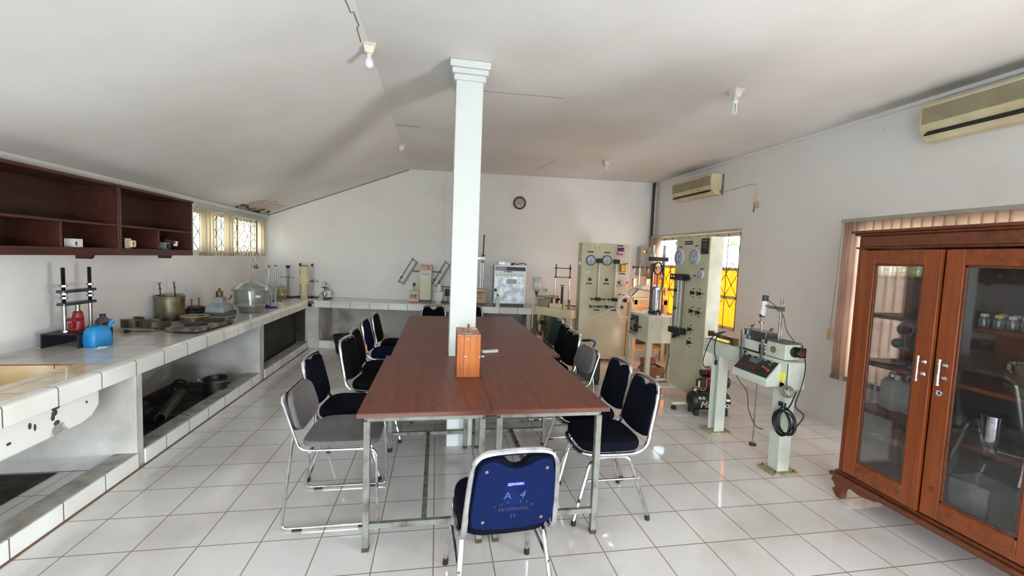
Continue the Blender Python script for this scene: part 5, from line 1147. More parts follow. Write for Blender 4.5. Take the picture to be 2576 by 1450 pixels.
# ---------------------------------------------------------------- second cream panel facing the tables (before the amber window)
XP2 = 2.80; yb_, ya_ = 2.33, 1.69
t = thing('control_panel', 'tall cream control panel with three white gauges before the amber window', 'panel', (XP2, yb_, 0), R(-90), 'tall cream instrument panels')
def L2(px, py, off=0): q = at(px, py, 'x', XP2 - off); return (yb_ - q.y, q.z)
Wp = yb_ - ya_; zt = L2(1745, 603)[1]
zt = 1.865; zb = .11
G().box(0, Wp, 0, .16, zb, zt).build('cabinet_body', CREAM2, t, bev=.005)
G().box(Wp + .0005, Wp + .004, .004, .156, zb, zt - .002).build('side_cover', mat('side_cream', (222, 222, 204), .45), t)
[G().box(a_, a_ + .05, -.30, .28, .055, .085).build('base_skid', CREAM, t, bev=.003) for a_ in (.02, Wp - .07)]
g = G(); [g.box(a_ , a_ + .05, -.01, .17, .085, .115) for a_ in (.02, Wp - .07)]; g.build('base_block', CREAM, t)
for x in (.045, Wp - .045):
    for y in (-.27, .25): G().lathe([(.001, 0), (.026, 0), (.03, .012), (.024, .03), (.012, .035), (.012, .056)], c=(x, y, 0), n=18).build('rubber_foot', RUBBER, t)
wr_ = mat('gauge_rim_white', (222, 224, 222), .3, .2)
for px, py, rpx in ((1711, 648, 19), (1749.5, 647, 20.5), (1765, 691, 11)):
    x, z = L2(px, py); r_ = .094 if rpx > 15 else .052
    gg_ = gauge(t, x, -.001, z, r_, R(38), wr_, dial=mat('dial_blue_white', (186, 196, 208), .25))
    face_lathe([(r_ * .87, .018), (r_ * .80, .0185), (r_ * .80, .015), (r_ * .87, .015)], x, -.001, z, 36, True).build('inner_rim', DGREY, gg_)
def strip(px, py, w_, h_, m_=BLACK, nm='name_strip', txt=None, sz=.02):
    x, z = L2(px, py); s_ = G().box(x - w_ / 2, x + w_ / 2, -.004, 0, z - h_ / 2, z + h_ / 2).build(nm, m_, t)
    if txt: text('lettering', txt, sz, PAPER, t, (x, -.0046, z), FR, .0003)
strip(1733.5, 611.5, .15, .042, DGREY, txt='TRIAXIAL PANEL', sz=.016)
x, z = L2(1775, 620); mt_ = G().box(x - .062, x + .062, -.012, 0, z - .083, z + .083).build('meter_unit', BLACK, t, bev=.003); G().box(x - .03, x + .04, -.0135, -.012, z - .03, z + .04).build('meter_screen', DGREY, mt_); text('lettering', 'VOLUME CHANGE', .012, PAPER, mt_, (x, -.0128, z + .062), FR, .0002); G().bx((x - .03, -.014, z - .06), (.008, .004, .006)).build('indicator', RED, mt_)
strip(1713, 622, .05, .012, DGREY); strip(1753, 618.5, .06, .012, DGREY); strip(1766, 677.5, .05, .012, DGREY); strip(1748, 694, .05, .012, DGREY); strip(1703, 612, .05, .04, PAPER, 'paper_sticker')
xa_, za = L2(1712, 697); xb, zb_ = L2(1708, 829)
G().box(L2(1705, 697)[0], L2(1734.5, 697)[0], -.10, 0, za - .035, za + .035).build('tube_head', BLACK, t, bev=.004); xh = L2(1716, 697)[0]
for dx in (0, .05): G().bx((L2(1709, 697)[0] + dx, -.102, za + .006), (.022, .004, .02)).build('port', WHITE, t)
xk = L2(1741, 701)[0]; G().cyl((xk - .06, -.05, za - .005), (xk + .02, -.05, za - .005), .018, n=14).build('head_knob', BLACK, t); G().cyl((xh - .12, -.05, za), (xh - .06, -.05, za), .02, n=12).build('inlet', BLACK, t)
xl0, xl1 = L2(1697, 829)[0], L2(1727, 829)[0]
G().box(xl0, xl1, -.09, 0, zb_ - .04, zb_ + .03).build('tube_foot', BLACK, t, bev=.004); G().bx(((xl0 + xl1) / 2, -.05, zb_ - .055), (.10, .03, .03)).build('drain_valves', BLACK, t)
for k_ in range(4):
    xq = xl0 + .03 + (xl1 - xl0 - .06) * k_ / 3; G().cyl((xq, -.05, zb_ + .02), (xq + .008, -.05, za - .02), .011 if k_ in (1, 2) else .004, n=12).build('sight_tube', JAR if k_ in (1, 2) else BLACK, t)
def tap(px, py):
    x, z = L2(px, py); k = face_lathe([(.019, 0), (.019, .012), (.012, .012), (.012, .03), (.001, .03)], x, 0, z, 18).build('tap_body', BLACK, t)
    G().bx((x, -.033, z), (.010, .010, .05)).build('tap_lever', BLACK, k)
    g = G(); g.bx((x, -.001, z + .045), (.045, .002, .009)).bx((x, -.001, z - .045), (.03, .002, .009)).bx((x + .045, -.001, z), (.032, .002, .009)); g.build('tap_print', DGREY, k)
for q_ in ((1703, 731), (1701, 775), (1744, 737), (1761, 739), (1740.5, 783), (1757.5, 787), (1737, 829), (1735, 862), (1698, 847)): tap(*q_)

# ---------------------------------------------------------------- triaxial stand: cream box on legs with load frame
t = thing('loading_press', 'cream boxed loading press on legs with twin-column frame', 'machine', (2.69, 2.68, 0), 0)
DX, DY, zt, zb = .37, .60, .875, .52
G().box(0, DX, 0, DY, zb, zt - .012).build('gear_housing', CREAM, t, bev=.003)
G().box(-.008, DX + .008, -.008, DY + .008, zt - .012, zt).build('top_plate', mat('top_white', (226, 228, 222), .3), t, bev=.003)
for x in (.03, DX - .03):
    for y in (.03, DY - .03): G().box(x - .028, x + .028, y - .028, y + .028, 0, zb).build('leg', CREAM, t, bev=.002)
for x in (.03, DX - .03): G().box(x - .015, x + .015, .05, DY - .05, .02, .05).build('stretcher', CREAM, t)
[G().box(.05, DX - .05, a_, a_ + .03, .02, .05).build('cross_stretcher', CREAM, t) for a_ in (.015, DY - .045)]
# control plate and handwheel on the left side
m = Matrix.Translation((0, DY * .62, zb + .20)) @ Matrix.Rotation(R(-90), 4, 'Z')
G(m).box(-.12, .10, -.006, 0, -.11, .12).build('control_plate', DGREY, t); G(m).lathe([(.07, 0), (.07, .025), (.04, .03), (.001, .03)], n=30, m=Matrix.Translation((.02, -.006, -.01)) @ RX90).build('speed_dial', STEEL, t)
for k_ in range(3): G(m).bx((-.09, -.012, -.07 + k_ * .06), (.04, .012, .03)).build('switch', BLACK, t)
G(m).lathe([(.045, .06), (.05, .07), (.05, .085), (.012, .09), (.012, .0)], n=24, m=Matrix.Translation((.17, 0, -.02)) @ RX90).build('handwheel', DSTEEL, t)
G(m).cyl((-.12, -.03, -.13), (.10, -.03, -.13), .012, n=10).build('crank_bar', STEEL, t)
q = Vector((at(1646, 780, 'y', 2.98).x - 2.69, .30, 0)); cx = .13
zt2 = at(1655, 617, 'y', 2.95).z; zx = at(1655, 652, 'y', 2.95).z
xa_ = at(1643, 650, 'y', 2.95).x - 2.69; xb_ = at(1671, 650, 'y', 2.95).x - 2.69; yc = .27; xm = (xa_ + xb_) / 2
for x in (xa_, xb_):
    G().cyl((x, yc, zt), (x, yc, zx), .015, n=14).build('column', DSTEEL, t); G().cyl((x, yc, zx), (x, yc, zt2), .016, n=14).build('threaded_column', STEEL, t)
    for z in (zx + .045, zx - .045): G().cyl((x, yc, z - .018), (x, yc, z + .018), .028, n=6).build('column_nut', CHROME, t)
G().box(xa_ - .05, xb_ + .05, yc - .03, yc + .03, zx - .03, zx + .025).build('crosshead', DSTEEL, t, bev=.004)
zr_ = at(1655, 676, 'y', 2.95).z
G().lathe([(.065, -.015), (.078, -.015), (.078, .015), (.065, .015)], n=36, closed=True, m=Matrix.Translation((xm, yc, zr_)) @ RX90 @ Matrix.Diagonal((.8, 1.15, 1, 1))).build('proving_ring', DSTEEL, t)
face_lathe([(.032, 0), (.032, .02), (.001, .022)], xm, yc - .01, zr_).build('ring_dial', STEEL, t)
zc0, zc1 = zt + .05, at(1655, 728, 'y', 2.95).z
G().cyl((xm, yc, zc1), (xm, yc, zr_ - .085), .008, n=10).build('piston', DSTEEL, t); G().bx((xm + .06, yc, zr_ - .14), (.07, .02, .02)).bx((xm + .07, yc, zr_ - .12), (.05, .02, .05)).build('dial_holder', STEEL, t)
tc_ = G().lathe([(.068, zc0), (.068, zc1), (.062, zc1), (.062, zc0)], c=(xm, yc, 0), n=30, closed=True).build('triaxial_cell', JAR, t)
G().lathe([(.001, zc1), (.085, zc1), (.085, zc1 + .025), (.02, zc1 + .04), (.001, zc1 + .04)], c=(xm, yc, 0), n=30).build('cell_top', STEEL, tc_); G().lathe([(.001, zt), (.08, zt), (.085, zc0), (.001, zc0)], c=(xm, yc, 0), n=30).build('cell_base', BLACK, tc_)
G().lathe([(.001, zc0), (.036, zc0), (.036, zc1 - .05), (.001, zc1 - .05)], c=(xm, yc, 0), n=24).build('specimen', mat('bluish_specimen', (206, 212, 222), .4), tc_)
for a_ in (30, 150, 270): G().cyl((xm + .078 * math.cos(R(a_)), yc + .078 * math.sin(R(a_)), zc0), (xm + .078 * math.cos(R(a_)), yc + .078 * math.sin(R(a_)), zc1 + .05), .005, n=8).build('tie_rod', DSTEEL, tc_)
G().tube(catmull([(xm - .05, yc - .05, zt + .03), (xm - .12, yc + .0, zt + .05), (xm - .2, yc + .06, zt + .02), (xm - .21, yc + .08, zt + .006)]), .006, 6).tube(catmull([(xm - .02, yc - .08, zt + .03), (xm - .06, yc - .16, zt + .03), (xm - .07, yc - .2, zt + .006)]), .006, 6).tube(catmull([(xm + .03, yc - .08, zt + .02), (xm + .06, yc - .2, zt + .01), (xm + .07, -.012, zt + .0), (xm + .072, -.014, zt - .2)]), .005, 6).build('white_hose', WHITE, t)
for (x, y) in ((-.09, -.02), (.0, -.1)): G().bx((xm + x, yc + y, zt + .025), (.05, .03, .03)).sph((xm + x, yc + y, zt + .05), .018, 8).build('cell_valve', BLACK, t)
# cardboard box on the floor behind its leg and cable
q0, q1 = at(1633, 945, 'z', 0), at(1677, 944, 'z', 0)
t = thing('cardboard_box', 'open brown cardboard box with white sticker on the floor', 'box', (2.765, 2.74, 0), R(1))
Wb = .225; hb = .18
G().box(0, Wb, 0, .006, 0, hb).box(0, Wb, .214, .22, 0, hb).box(0, .006, 0, .22, 0, hb).box(Wb - .006, Wb, 0, .22, 0, hb).box(0, Wb, 0, .22, 0, .006).build('box_walls', CARD, t)
G().bx((Wb * .5, -.01, hb - .03), (Wb * .9, .004, .07), (R(-12), 0, 0)).bx((-.03, .1, hb - .02), (.004, .2, .09), (0, R(40), 0)).bx((Wb * .5, .24, hb + .04), (Wb, .004, .09), (R(-30), 0, 0)).build('flap', CARD, t)
G().bx((Wb * .62, -.002, .05), (.045, .003, .045)).build('sticker', PAPER, t); G().bx((Wb * .4, .1, hb - .01), (Wb * .7, .12, .02), (R(8), R(6), 0)).build('packing', DGREY, t)
t = thing('power_cable', 'black cable dangling below the loading press by the cardboard box', 'cable'); G().tube(catmull([(2.99, 2.66, .52), (2.99, 2.655, .36), (2.97, 2.65, .22), (2.92, 2.64, .12)]), .005, 6).tube(catmull([(2.99, 2.66, .38), (3.02, 2.62, .25), (3.05, 2.56, .12), (3.03, 2.5, .006)]), .005, 6).build('cord', RUBBER, t)

# ---------------------------------------------------------------- cream bench with consolidation units behind the loading press
t = thing('oedometer_bench', 'pale wooden bench behind the loading press', 'bench', (3.27, 4.03, 0), 0)
bx0, bx1 = -.24, .36; zt = at(1600, 750, 'y', 3.85).z
G().box(bx0, bx1, -.22, .22, zt - .03, zt).build('bench_top', CREAM, t, bev=.004); G().box(bx0 + .02, bx1 - .02, -.21, -.18, zt - .10, zt - .03).build('apron', WOODP, t)
for x in (bx0 + .04, bx1 - .05):
    for y in (-.18, .18): G().box(x - .03, x + .03, y - .03, y + .03, 0, zt - .03).build('leg', WOODP, t, bev=.002)
G().box(bx0 + .03, bx1 - .04, -.19, .19, .17, .19).build('lower_shelf', WOODP, t)
t = thing('consolidation_frame', 'cream consolidation unit with two posts on the pale wooden bench', 'machine', (3.27, 4.03, zt), 0)
G().prism([(-.26, 0), (.30, 0), (.30, .20), (.0, .20), (-.26, .05)], -.12, .12, 'xz').build('body', CREAM, t, bev=.005)
for x in (-.06, .18):
    G().cyl((x, 0, .2), (x, 0, .50), .012, n=12).build('post', WHITE, t); G().cyl((x - .11, 0, .485), (x + .05, 0, .485), .012, n=10).bx((x + .03, 0, .485), (.05, .04, .035)).bx((x - .11, 0, .48), (.02, .03, .05)).build('dial_clamp', BLACK, t); G().cyl((x - .09, 0, .40), (x - .09, 0, .47), .007, n=8).build('stem', STEEL, t)
for x in (-.14, .09): G().cyl((x, 0, .17), (x, 0, .30), .042, n=20).build('cell', CHROME, t)
for z_ in (.09, .13): G().lathe([(.001, 0), (.022, 0), (.022, .02), (.001, .02)], n=16, m=Matrix.Translation((.19, -.12, z_)) @ RX90).build('pivot_knob', BLACK, t)
G().cyl((-.22, -.14, .15), (.15, -.14, .11), .010, n=8).build('lever', STEEL, t); G().cyl((-.24, -.125, .02), (-.12, -.125, .14), .010, n=8).build('slot_bar', DGREY, t); G().cyl((.30, 0, .1), (.42, 0, .1), .008, n=8).cyl((.42, 0, .04), (.42, 0, .16), .03, n=14).build('load_shaft', STEEL, t)
# ledge / carton low at the wall behind
t = thing('floor_carton', 'long pale carton on the floor under the pale wooden bench', 'box', (3.16, 4.02, 0), 0); G().box(-.02, .34, -.11, .11, 0, .155).build('carton_body', mat('carton_pale', (206, 196, 184), .8), t, bev=.004)

# ---------------------------------------------------------------- left machine bench (direct shear) in front of the back counter
SB = Vector((1.66, 4.28, 0)); t = thing('shear_machine', 'cream shear machine on legs with inverted bottle holder, before the back counter', 'machine', SB, R(-50))
zt = .80
G().box(-.06, .62, -.075, .075, zt - .13, zt).build('beam', IVORY, t, bev=.005)
for x in (.0, .55):
    G().box(x - .035, x + .035, -.04, .04, .02, zt - .13).build('leg', IVORY, t, bev=.003)
    G().box(x - .09, x + .09, -.09, .09, 0, .02).build('foot_plate', IVORY, t, bev=.003)
G().box(-.04, .16, -.05, .05, zt, zt + .16).build('motor_cover', mat('khaki_cover', (150, 142, 120), .5), t, bev=.006); G().box(-.06, .30, -.06, .06, zt + .16, zt + .175).build('cover_plate', GALV, t)
G().box(.20, .36, -.06, .06, zt, zt + .07).build('shear_box', IVORY, t, bev=.004)
for x in (.24, .44, .52): G().cyl((x, 0, zt + .0), (x, 0, zt + .12), .018, n=12).sph((x, 0, zt + .13), .024, 8).build('adjusting_screw', IVORY if x != .52 else BRASS, t)
G().tube([(-.10, -.09, zt - .36), (-.10, -.09, zt + .13), (.10, -.09, zt + .15)], .010, 8).build('yoke', IVORY, t)
g = G(); rr = random.Random(4)
for i in range(4): g.tube(catmull([(.08 + rr.random() * .1, -.10, zt - .12), (.0 + rr.random() * .2, -.13, zt - .3), (.02 + rr.random() * .25, -.12, zt - .45), (.15, -.12, zt - .32 + rr.random() * .1), (.22 + rr.random() * .1, -.12, .12 + rr.random() * .2)]), .006, 6)
g.build('tangled_cables', RUBBER, t); G().bx((.14, -.12, zt - .24), (.10, .05, .07)).build('adapter', BLACK, t, bev=.006)
q = Vector((at(1351, 715, 'y', 4.45).x, 4.45, 0)); zb1 = at(1351, 734, 'y', 4.45).z; zt1 = at(1351, 697, 'y', 4.45).z
t = thing('inverted_bottle', 'milky plastic bottle standing upside down above the cream shear machine', 'bottle', (q.x, q.y, zb1 - .09), 0)
hh = zt1 - zb1
G().lathe([(.001, .09), (.03, .10), (.073, .13), (.076, .15), (.076, .06 + hh), (.070, .085 + hh), (.05, .09 + hh), (.001, .09 + hh)], n=30).build('bottle_body', MILKY, t); G().lathe([(.077, .19), (.0775, .19), (.0775, .235), (.077, .235)], n=30, closed=True).build('paper_label', PAPER, t); G().lathe([(.012, 0), (.016, .04), (.03, .07), (.03, .10), (.001, .1)], n=18).build('funnel_tap', mat('brown_tap', (96, 66, 50), .5), t); G().box(-.02, .10, -.004, .004, -.03, .0).box(-.012, .012, -.008, .008, -.12, .0).build('holder_arm', IVORY, t)
# CBR frame: two chrome columns with wooden base, plus drawer unit
CB = Vector((2.03, 4.19, 0)); t = thing('unconfined_tester', 'cream cabinet tester with tall twin chrome columns', 'machine', CB, R(-6))
zt = .74
G().box(-.12, .24, -.10, .20, 0, zt - .10).build('cabinet_body', CREAM, t, bev=.006); G().prism([(-.10, zt - .10), (.26, zt - .10), (.24, zt - .02), (-.12, zt - .02)], -.10, .20, 'xz').build('wooden_band', mat('wood_band', (150, 104, 74), .6), t); G().box(-.14, .22, -.11, .20, zt - .02, zt).build('base_plate', CREAM, t, bev=.004)
G().box(-.02, .22, -.106, -.10, zt - .42, zt - .13).build('button_plate', PALEG, t, bev=.002)
for i in range(3):
    for j_ in range(3): G().bx((.05 + i * .06, -.11, zt - .20 - j_ * .08), (.012, .01, .014)).build('button', BLACK, t)
G().bx((.04, -.10, zt - .075), (.20, .02, .06), (R(-25), 0, 0)).build('booklet', PAPER, t); G().bx((.04, -.114, zt - .075), (.14, .002, .012), (R(-25), 0, 0)).build('booklet_print', DGREY, t)
zz = [at(1398, y_, 'y', 4.15).z for y_ in (665, 675, 698)]; xw = (at(1433, 700, 'y', 4.15).x - at(1398, 700, 'y', 4.15).x) / 2; xo = at(1415, 780, 'y', 4.15).x - CB.x
for sx in (-1, 1):
    G().cyl((xo + sx * xw, .03, zt), (xo + sx * xw, .03, zz[2]), .012, n=12).build('column', CHROME, t); G().cyl((xo + sx * xw, .03, zz[2]), (xo + sx * xw, .03, zz[0]), .009, n=10).build('threaded_end', DSTEEL, t)
    G().bx((xo + sx * xw, .03, zz[1]), (.03, .03, .03)).bx((xo + sx * xw, .03, zz[2]), (.03, .03, .03)).build('nut', DSTEEL, t)
for z in zz[1:]: G().box(xo - xw - .02, xo + xw + .02, .015, .045, z - .008, z + .008).build('crossbar', BRASS, t, bev=.002)
G().cyl((xo, .03, zt), (xo, .03, at(1415, 722, 'y', 4.15).z), .02, n=12).build('ram_rod', BLACK, t); z = at(1415, 720, 'y', 4.15).z; G().lathe([(.001, z), (.035, z), (.04, z + .012), (.001, z + .014)], c=(xo, .03, 0), n=20).build('ram_head', DSTEEL, t)
# brown instrument and leads on the back counter right part
q, s = onb(1383, .45); t = thing('old_instrument', 'brown-framed black instrument on the back counter behind the bench', 'instrument', q, SK); G().box(-.12, .16, 0, .08, 0, .19).build('case', mat('brown_case', (136, 112, 92), .6), t, bev=.004)
for i in range(6): G().bx((-.05 + i * .038, -.03, .07 + .03 * (i % 3)), (.05, .06, .05), (.3 * i, .2 * i, 0)).build('black_part', BLACK, t, bev=.005)
q, s = onb(1430, .40); t = thing('cable_bundle', 'black cable bundle lying on the back counter right of the twin columns', 'cable', q, SK); G().tube(catmull([(-.16, 0, .03), (-.10, .03, .05), (-.12, -.03, .02), (0, 0, .03), (.10, .02, .02), (.18, 0, .03), (.12, -.03, .02), (.2, -.03, .03)]), .010, 6).build('cords', RUBBER, t)
# tool case with blue handle by the right chairs
t = thing('welding_case', 'black portable case with blue tubular handle behind the chairs', 'case', (1.80, 2.75, 0), R(-8))
G().box(-.06, .24, -.16, .16, .06, .36).build('case_body', mat('dark_case', (34, 38, 34), .5), t, bev=.02, seg=3); G().box(-.02, .08, -.10, .05, .36, .40).build('control_box', BLACK, t, bev=.006); G().box(.0, .05, -.105, -.10, .37, .39).build('badge', PAPER, t)
G().tube(fillet([(-.04, 0, .36), (-.03, 0, .54), (.17, 0, .55), (.20, 0, .52), (.14, 0, .38)], .03, 4), .012, 10).build('carry_handle', mat('handle_blue', (30, 84, 160), .4), t); G().tube([(.03, 0, .543), (.13, 0, .548)], .016, 10).build('grip', RUBBER, t)
G().box(-.06, .0, -.10, -.04, 0, .06).box(.18, .24, -.10, -.04, 0, .06).build('foot', RUBBER, t)

# ---------------------------------------------------------------- direct shear apparatus on two posts (right foreground)
XS = 2.60; SD = Vector((XS, 0, 0)); t = thing('shear_apparatus', 'pale green shear apparatus on an I-beam post and a square post', 'machine', (XS, 1.14, 0), 0)
def Y(px, py, x=XS): return at(px, py, 'x', x).y - 1.14
def Z(px, py, x=XS): return at(px, py, 'x', x).z
# I-beam post
g = G(); g.box(-.05, .05, -.05, -.042, .018, .73).box(-.05, .05, .042, .05, .018, .73).box(-.004, .004, -.042, .042, .018, .73); g.build('i_beam_post', PALEG, t, bev=.001)
G().box(-.10, .11, -.08, .10, 0, .018).build('foot_plate', mat('dirty_plate', (176, 170, 140), .6, 0, (120, 100, 74), 14), t, bev=.002)
yq = .40 - 1.14; p2_ = G().box(-.05, .05, yq - .05, yq + .05, .018, .70).build('square_post', PALEG, t, bev=.003)
G().box(-.11, .11, yq - .085, yq + .085, 0, .018).build('foot_plate', MATS['dirty_plate'], t, bev=.002)
for sx in (-1, 1):
    for sy in (-1, 1): G().cyl((sx * .08, yq + sy * .062, .018), (sx * .08, yq + sy * .062, .03), .009, n=6).build('anchor_bolt', MATS['rusty_iron'], t)
ye = Y(1781, 865); ym = Y(1884, 880)
zt, zb = Z(1782, 850), Z(1782, 883)
G().box(-.05, .06, ym - .05, ye, zb, zt).build('beam', PALEG, t, bev=.004)
G().box(-.052, -.050, ye - .11, ye - .01, zt - .05, zt - .012).build('type_plate', PAPER, t); text('lettering', 'SHEAR TEST', .010, DGREY, t, (-.0522, ye - .06, zt - .03), (R(90), 0, R(-90)), .0002)
G().box(-.03, .04, ye - .30, ye - .05, zt, zt + .012).build('slide_rail', CHROME, t, bev=.002); G().cyl((0, ye - .05, zt + .05), (0, ye - .36, zt + .045), .014, n=12).bx((0, ye - .04, zt + .05), (.05, .03, .05)).bx((0, ye - .36, zt + .03), (.05, .05, .07)).build('load_screw', BRASS, t)
G().cyl((0, ye - .15, zt + .05), (0, ye - .22, zt + .05), .022, n=14).build('load_cell', STEEL, t)
# main body
yl, yr = Y(1880, 930), Y(1985, 930, XS - .05)
xr = at(2027, 932, 'y', yr + 1.14).x - XS
zb2 = Z(1884, 944) ; 
G().box(-.05, xr, yr, yl, .655, .86).build('main_housing', PALEG, t, bev=.006)
# sloping control desk
yd0, yd1 = Y(1886, 930), Y(1936, 930, XS - .15)
m_ = G(); m_.prism([(-.05, .66), (-.17, .66), (-.17, .71), (-.05, .845)], yd1 - .0, yd0, 'xz'); m_.build('control_desk', PALEG, t, bev=.004)
lean = math.atan2(.12, .135); dm = Matrix.Translation((-.112, (yd0 + yd1) / 2, .779)) @ Matrix.Rotation(R(-90), 4, 'Z') @ Matrix.Rotation(-lean, 4, 'X')
wd = (yd0 - yd1)
cp = G(dm).box(-wd * .46, wd * .46, -.004, .0, -.075, .075).build('control_panel_plate', mat('panel_black', (38, 38, 42), .4), t)
G(dm).box(-wd * .22, wd * .04, -.008, -.004, .015, .055).build('screen', mat('lcd_grey', (96, 104, 104), .3), cp)
for i in range(4): G(dm).bx((-wd * .34 + i * wd * .13, -.008, -.035), (.018, .008, .012)).build('button', RED, cp)
for (x, z, mt_) in ((.32, .04, mat('green_btn', (30, 130, 90), .4)), (.22, .005, mat('orange_btn', (200, 90, 40), .4)), (.38, -.01, mat('orange_btn', (200, 90, 40), .4)), (.30, .0, mat('orange_btn', (200, 90, 40), .4))):
    G(dm).lathe([(.010, 0), (.009, .008), (.001, .009)], n=14, m=Matrix.Translation((wd * x, -.004, z)) @ RX90).build('button', mt_, cp)
G(dm).lathe([(.015, 0), (.013, .016), (.001, .017)], n=16, m=Matrix.Translation((wd * .2, -.004, -.045)) @ RX90).build('rotary_knob', BLACK, cp)
for i in range(5): G(dm).bx((-wd * .4 + i * wd * .18, -.0045, .066), (.025, .001, .006)).build('panel_print', PAPER, cp)
G().box(-.052, -.05, yr + .006, yr + .012, .66, .85).build('panel_seam', DGREY, t)
# gearbox at the right
yg0, yg1 = Y(1938, 885), Y(1976, 885, XS - .04)
xg = at(2013, 880, 'y', yg1 + 1.14).x - XS
G().box(-.04, xg, yg1, yg0, .865, .985).build('gearbox', PALEG, t, bev=.006); G().box(-.045, xg + .005, yg1 - .005, yg0 + .005, .985, .997).build('gearbox_lid', mat('lid_grey', (96, 98, 94), .6, 0, (70, 72, 70), 40), t)
G().lathe([(.040, 0), (.040, .012), (.02, .018), (.02, .05), (.001, .05)], n=28, m=Matrix.Translation((xg * .45, yg1, .93)) @ RX90).build('gear_flange', DSTEEL, t)
G().lathe([(.012, .05), (.020, .05), (.020, .07), (.001, .07)], n=20, m=Matrix.Translation((xg * .45, yg1, .93)) @ RX90).build('shaft_coupling', mat('bronze', (120, 86, 56), .4, .7), t)
G().lathe([(.026, 0), (.026, .006), (.001, .006)], n=24, m=Matrix.Translation((-.041, (yg0 * .6 + yg1 * .4), .925)) @ Matrix.Rotation(R(-90), 4, 'Y')).build('inspection_cap', mat('cap_olive', (120, 118, 96), .5), t)
G().box(xg - .03, xg + .02, yg1 - .04, yg1 + .03, .89, .965).build('motor_end', mat('motor_blue_black', (40, 44, 66), .3, .4), t, bev=.006)
# carriage and shear box
yc0, yc1 = Y(1884, 870), Y(1938, 870)
G().box(-.05, .12, yc1, yc0, .86, .955).build('carriage', PALEG, t, bev=.005); G().box(-.055, -.04, yc1 + .0, yc0 + .05, .862, .875).build('slide_bar', BLACK, t)
for k_ in range(3): G().bx((-.06, yc1 + .01, .88 + k_ * .028), (.03, .03, .012)).build('coupling_block', mat('dark_red', (96, 26, 26)), t)
G().bx((-.055, yc1 + .02, .905), (.03, .035, .07)).build('coupling', BLACK, t)
zc_ = Z(1915, 840); yb0, yb1 = Y(1887, 838), Y(1944, 838)
G().box(-.06, .06, yb1, yb0, .99, 1.04).box(-.05, .05, yb1 + .02, yb0 - .02, .955, .99).build('shear_box', mat('box_steel', (130, 132, 134), .25, .9), t, bev=.003)
for y in (yb0 - .02, yb1 + .02): G().bx((0, y, 1.06), (.012, .02, .02)).bx((0, y - .01, 1.072), (.008, .022, .01), (R(-30), 0, 0)).build('wing_nut', STEEL, t); G().cyl((-.0, y, .93), (0, y, 1.05), .007, n=8).build('box_bolt', STEEL, t)
G().box(-.09, -.07, yb1 - .0, yb1 + .012, .66, .99).build('yoke_side', GALV, t); G().box(-.09, -.07, yb0 - .02, yb0 - .004, .66, 1.03).build('yoke_side', GALV, t); G().box(-.095, .08, yb1 - .01, yb0 + .02, .635, .665).build('yoke_foot', DSTEEL, t)
ypx = Y(1917, 800); z1 = Z(1920, 746); z0 = Z(1914, 796)
G().cyl((0, ypx, 1.04), (.0, ypx, z0), .008, n=10).cyl((0, ypx, 1.10), (0, ypx, 1.115), .022, n=16).build('load_pin', STEEL, t)
tr = G().cyl((0, ypx, z0), (0, ypx - .02, z1), .020, n=18).build('displacement_sensor', WHITE, t); G().cyl((0, ypx - .019, z1 - .035), (0, ypx - .021, z1 + .01), .023, n=18).cyl((0, ypx, z0 - .005), (0, ypx, z0 + .02), .021, n=18).build('sensor_cap', DGREY, tr)
yr0 = Y(1958, 855); zr1 = Z(1968, 750); yr1 = Y(1967, 750)
for dx in (0, .02): G().cyl((dx, yr0, .99), (dx, yr1, zr1 - dx), .006, n=10).build('stand_rod', STEEL, t)
zc_ = Z(1963, 778); yq_ = Y(1963, 778); G().cyl((0, ypx - .02, zc_ + .01), (0, yq_, zc_), .009, n=10).bx((0, (ypx + yq_) / 2, zc_ + .004), (.025, .06, .022)).bx((.005, yq_, zc_), (.035, .04, .035)).build('sensor_clamp', STEEL, t)
G().tube(catmull([(0, ypx - .02, z1), (0, ypx - .06, z1 - .03), (.01, yq_ - .01, zc_ - .03), (.02, yq_ - .05, zc_ - .15), (.03, yq_ - .11, zc_ - .22), (.04, yg1 + .01, 1.0)]), .003, 6).build('sensor_cable', DGREY, t)
G().bx((-.052, Y(1961, 968, XS - .05), .685), (.006, .018, .018)).build('red_lamp', RED, t)
for px in (1975, 1985, 1995): G().cyl((-.05, Y(px, 962, XS - .05), .675), (-.07, Y(px, 962, XS - .05), .67), .007, n=8).build('connector', BRASS, t)
yn = Y(1967, 932, XS - .052); nt_ = thing('sticky_note', 'yellow sticky note on the pale green machine housing', 'note', (XS - .052, yn + 1.14, .745), R(-90)); G().grid(lambda u, v: (-.036 + .076 * u, -.002 - .006 * (1 - v) ** 2, -.038 + .076 * v), 4, 5).build('note_sheet', YELLOW, nt_, solid=.0006)
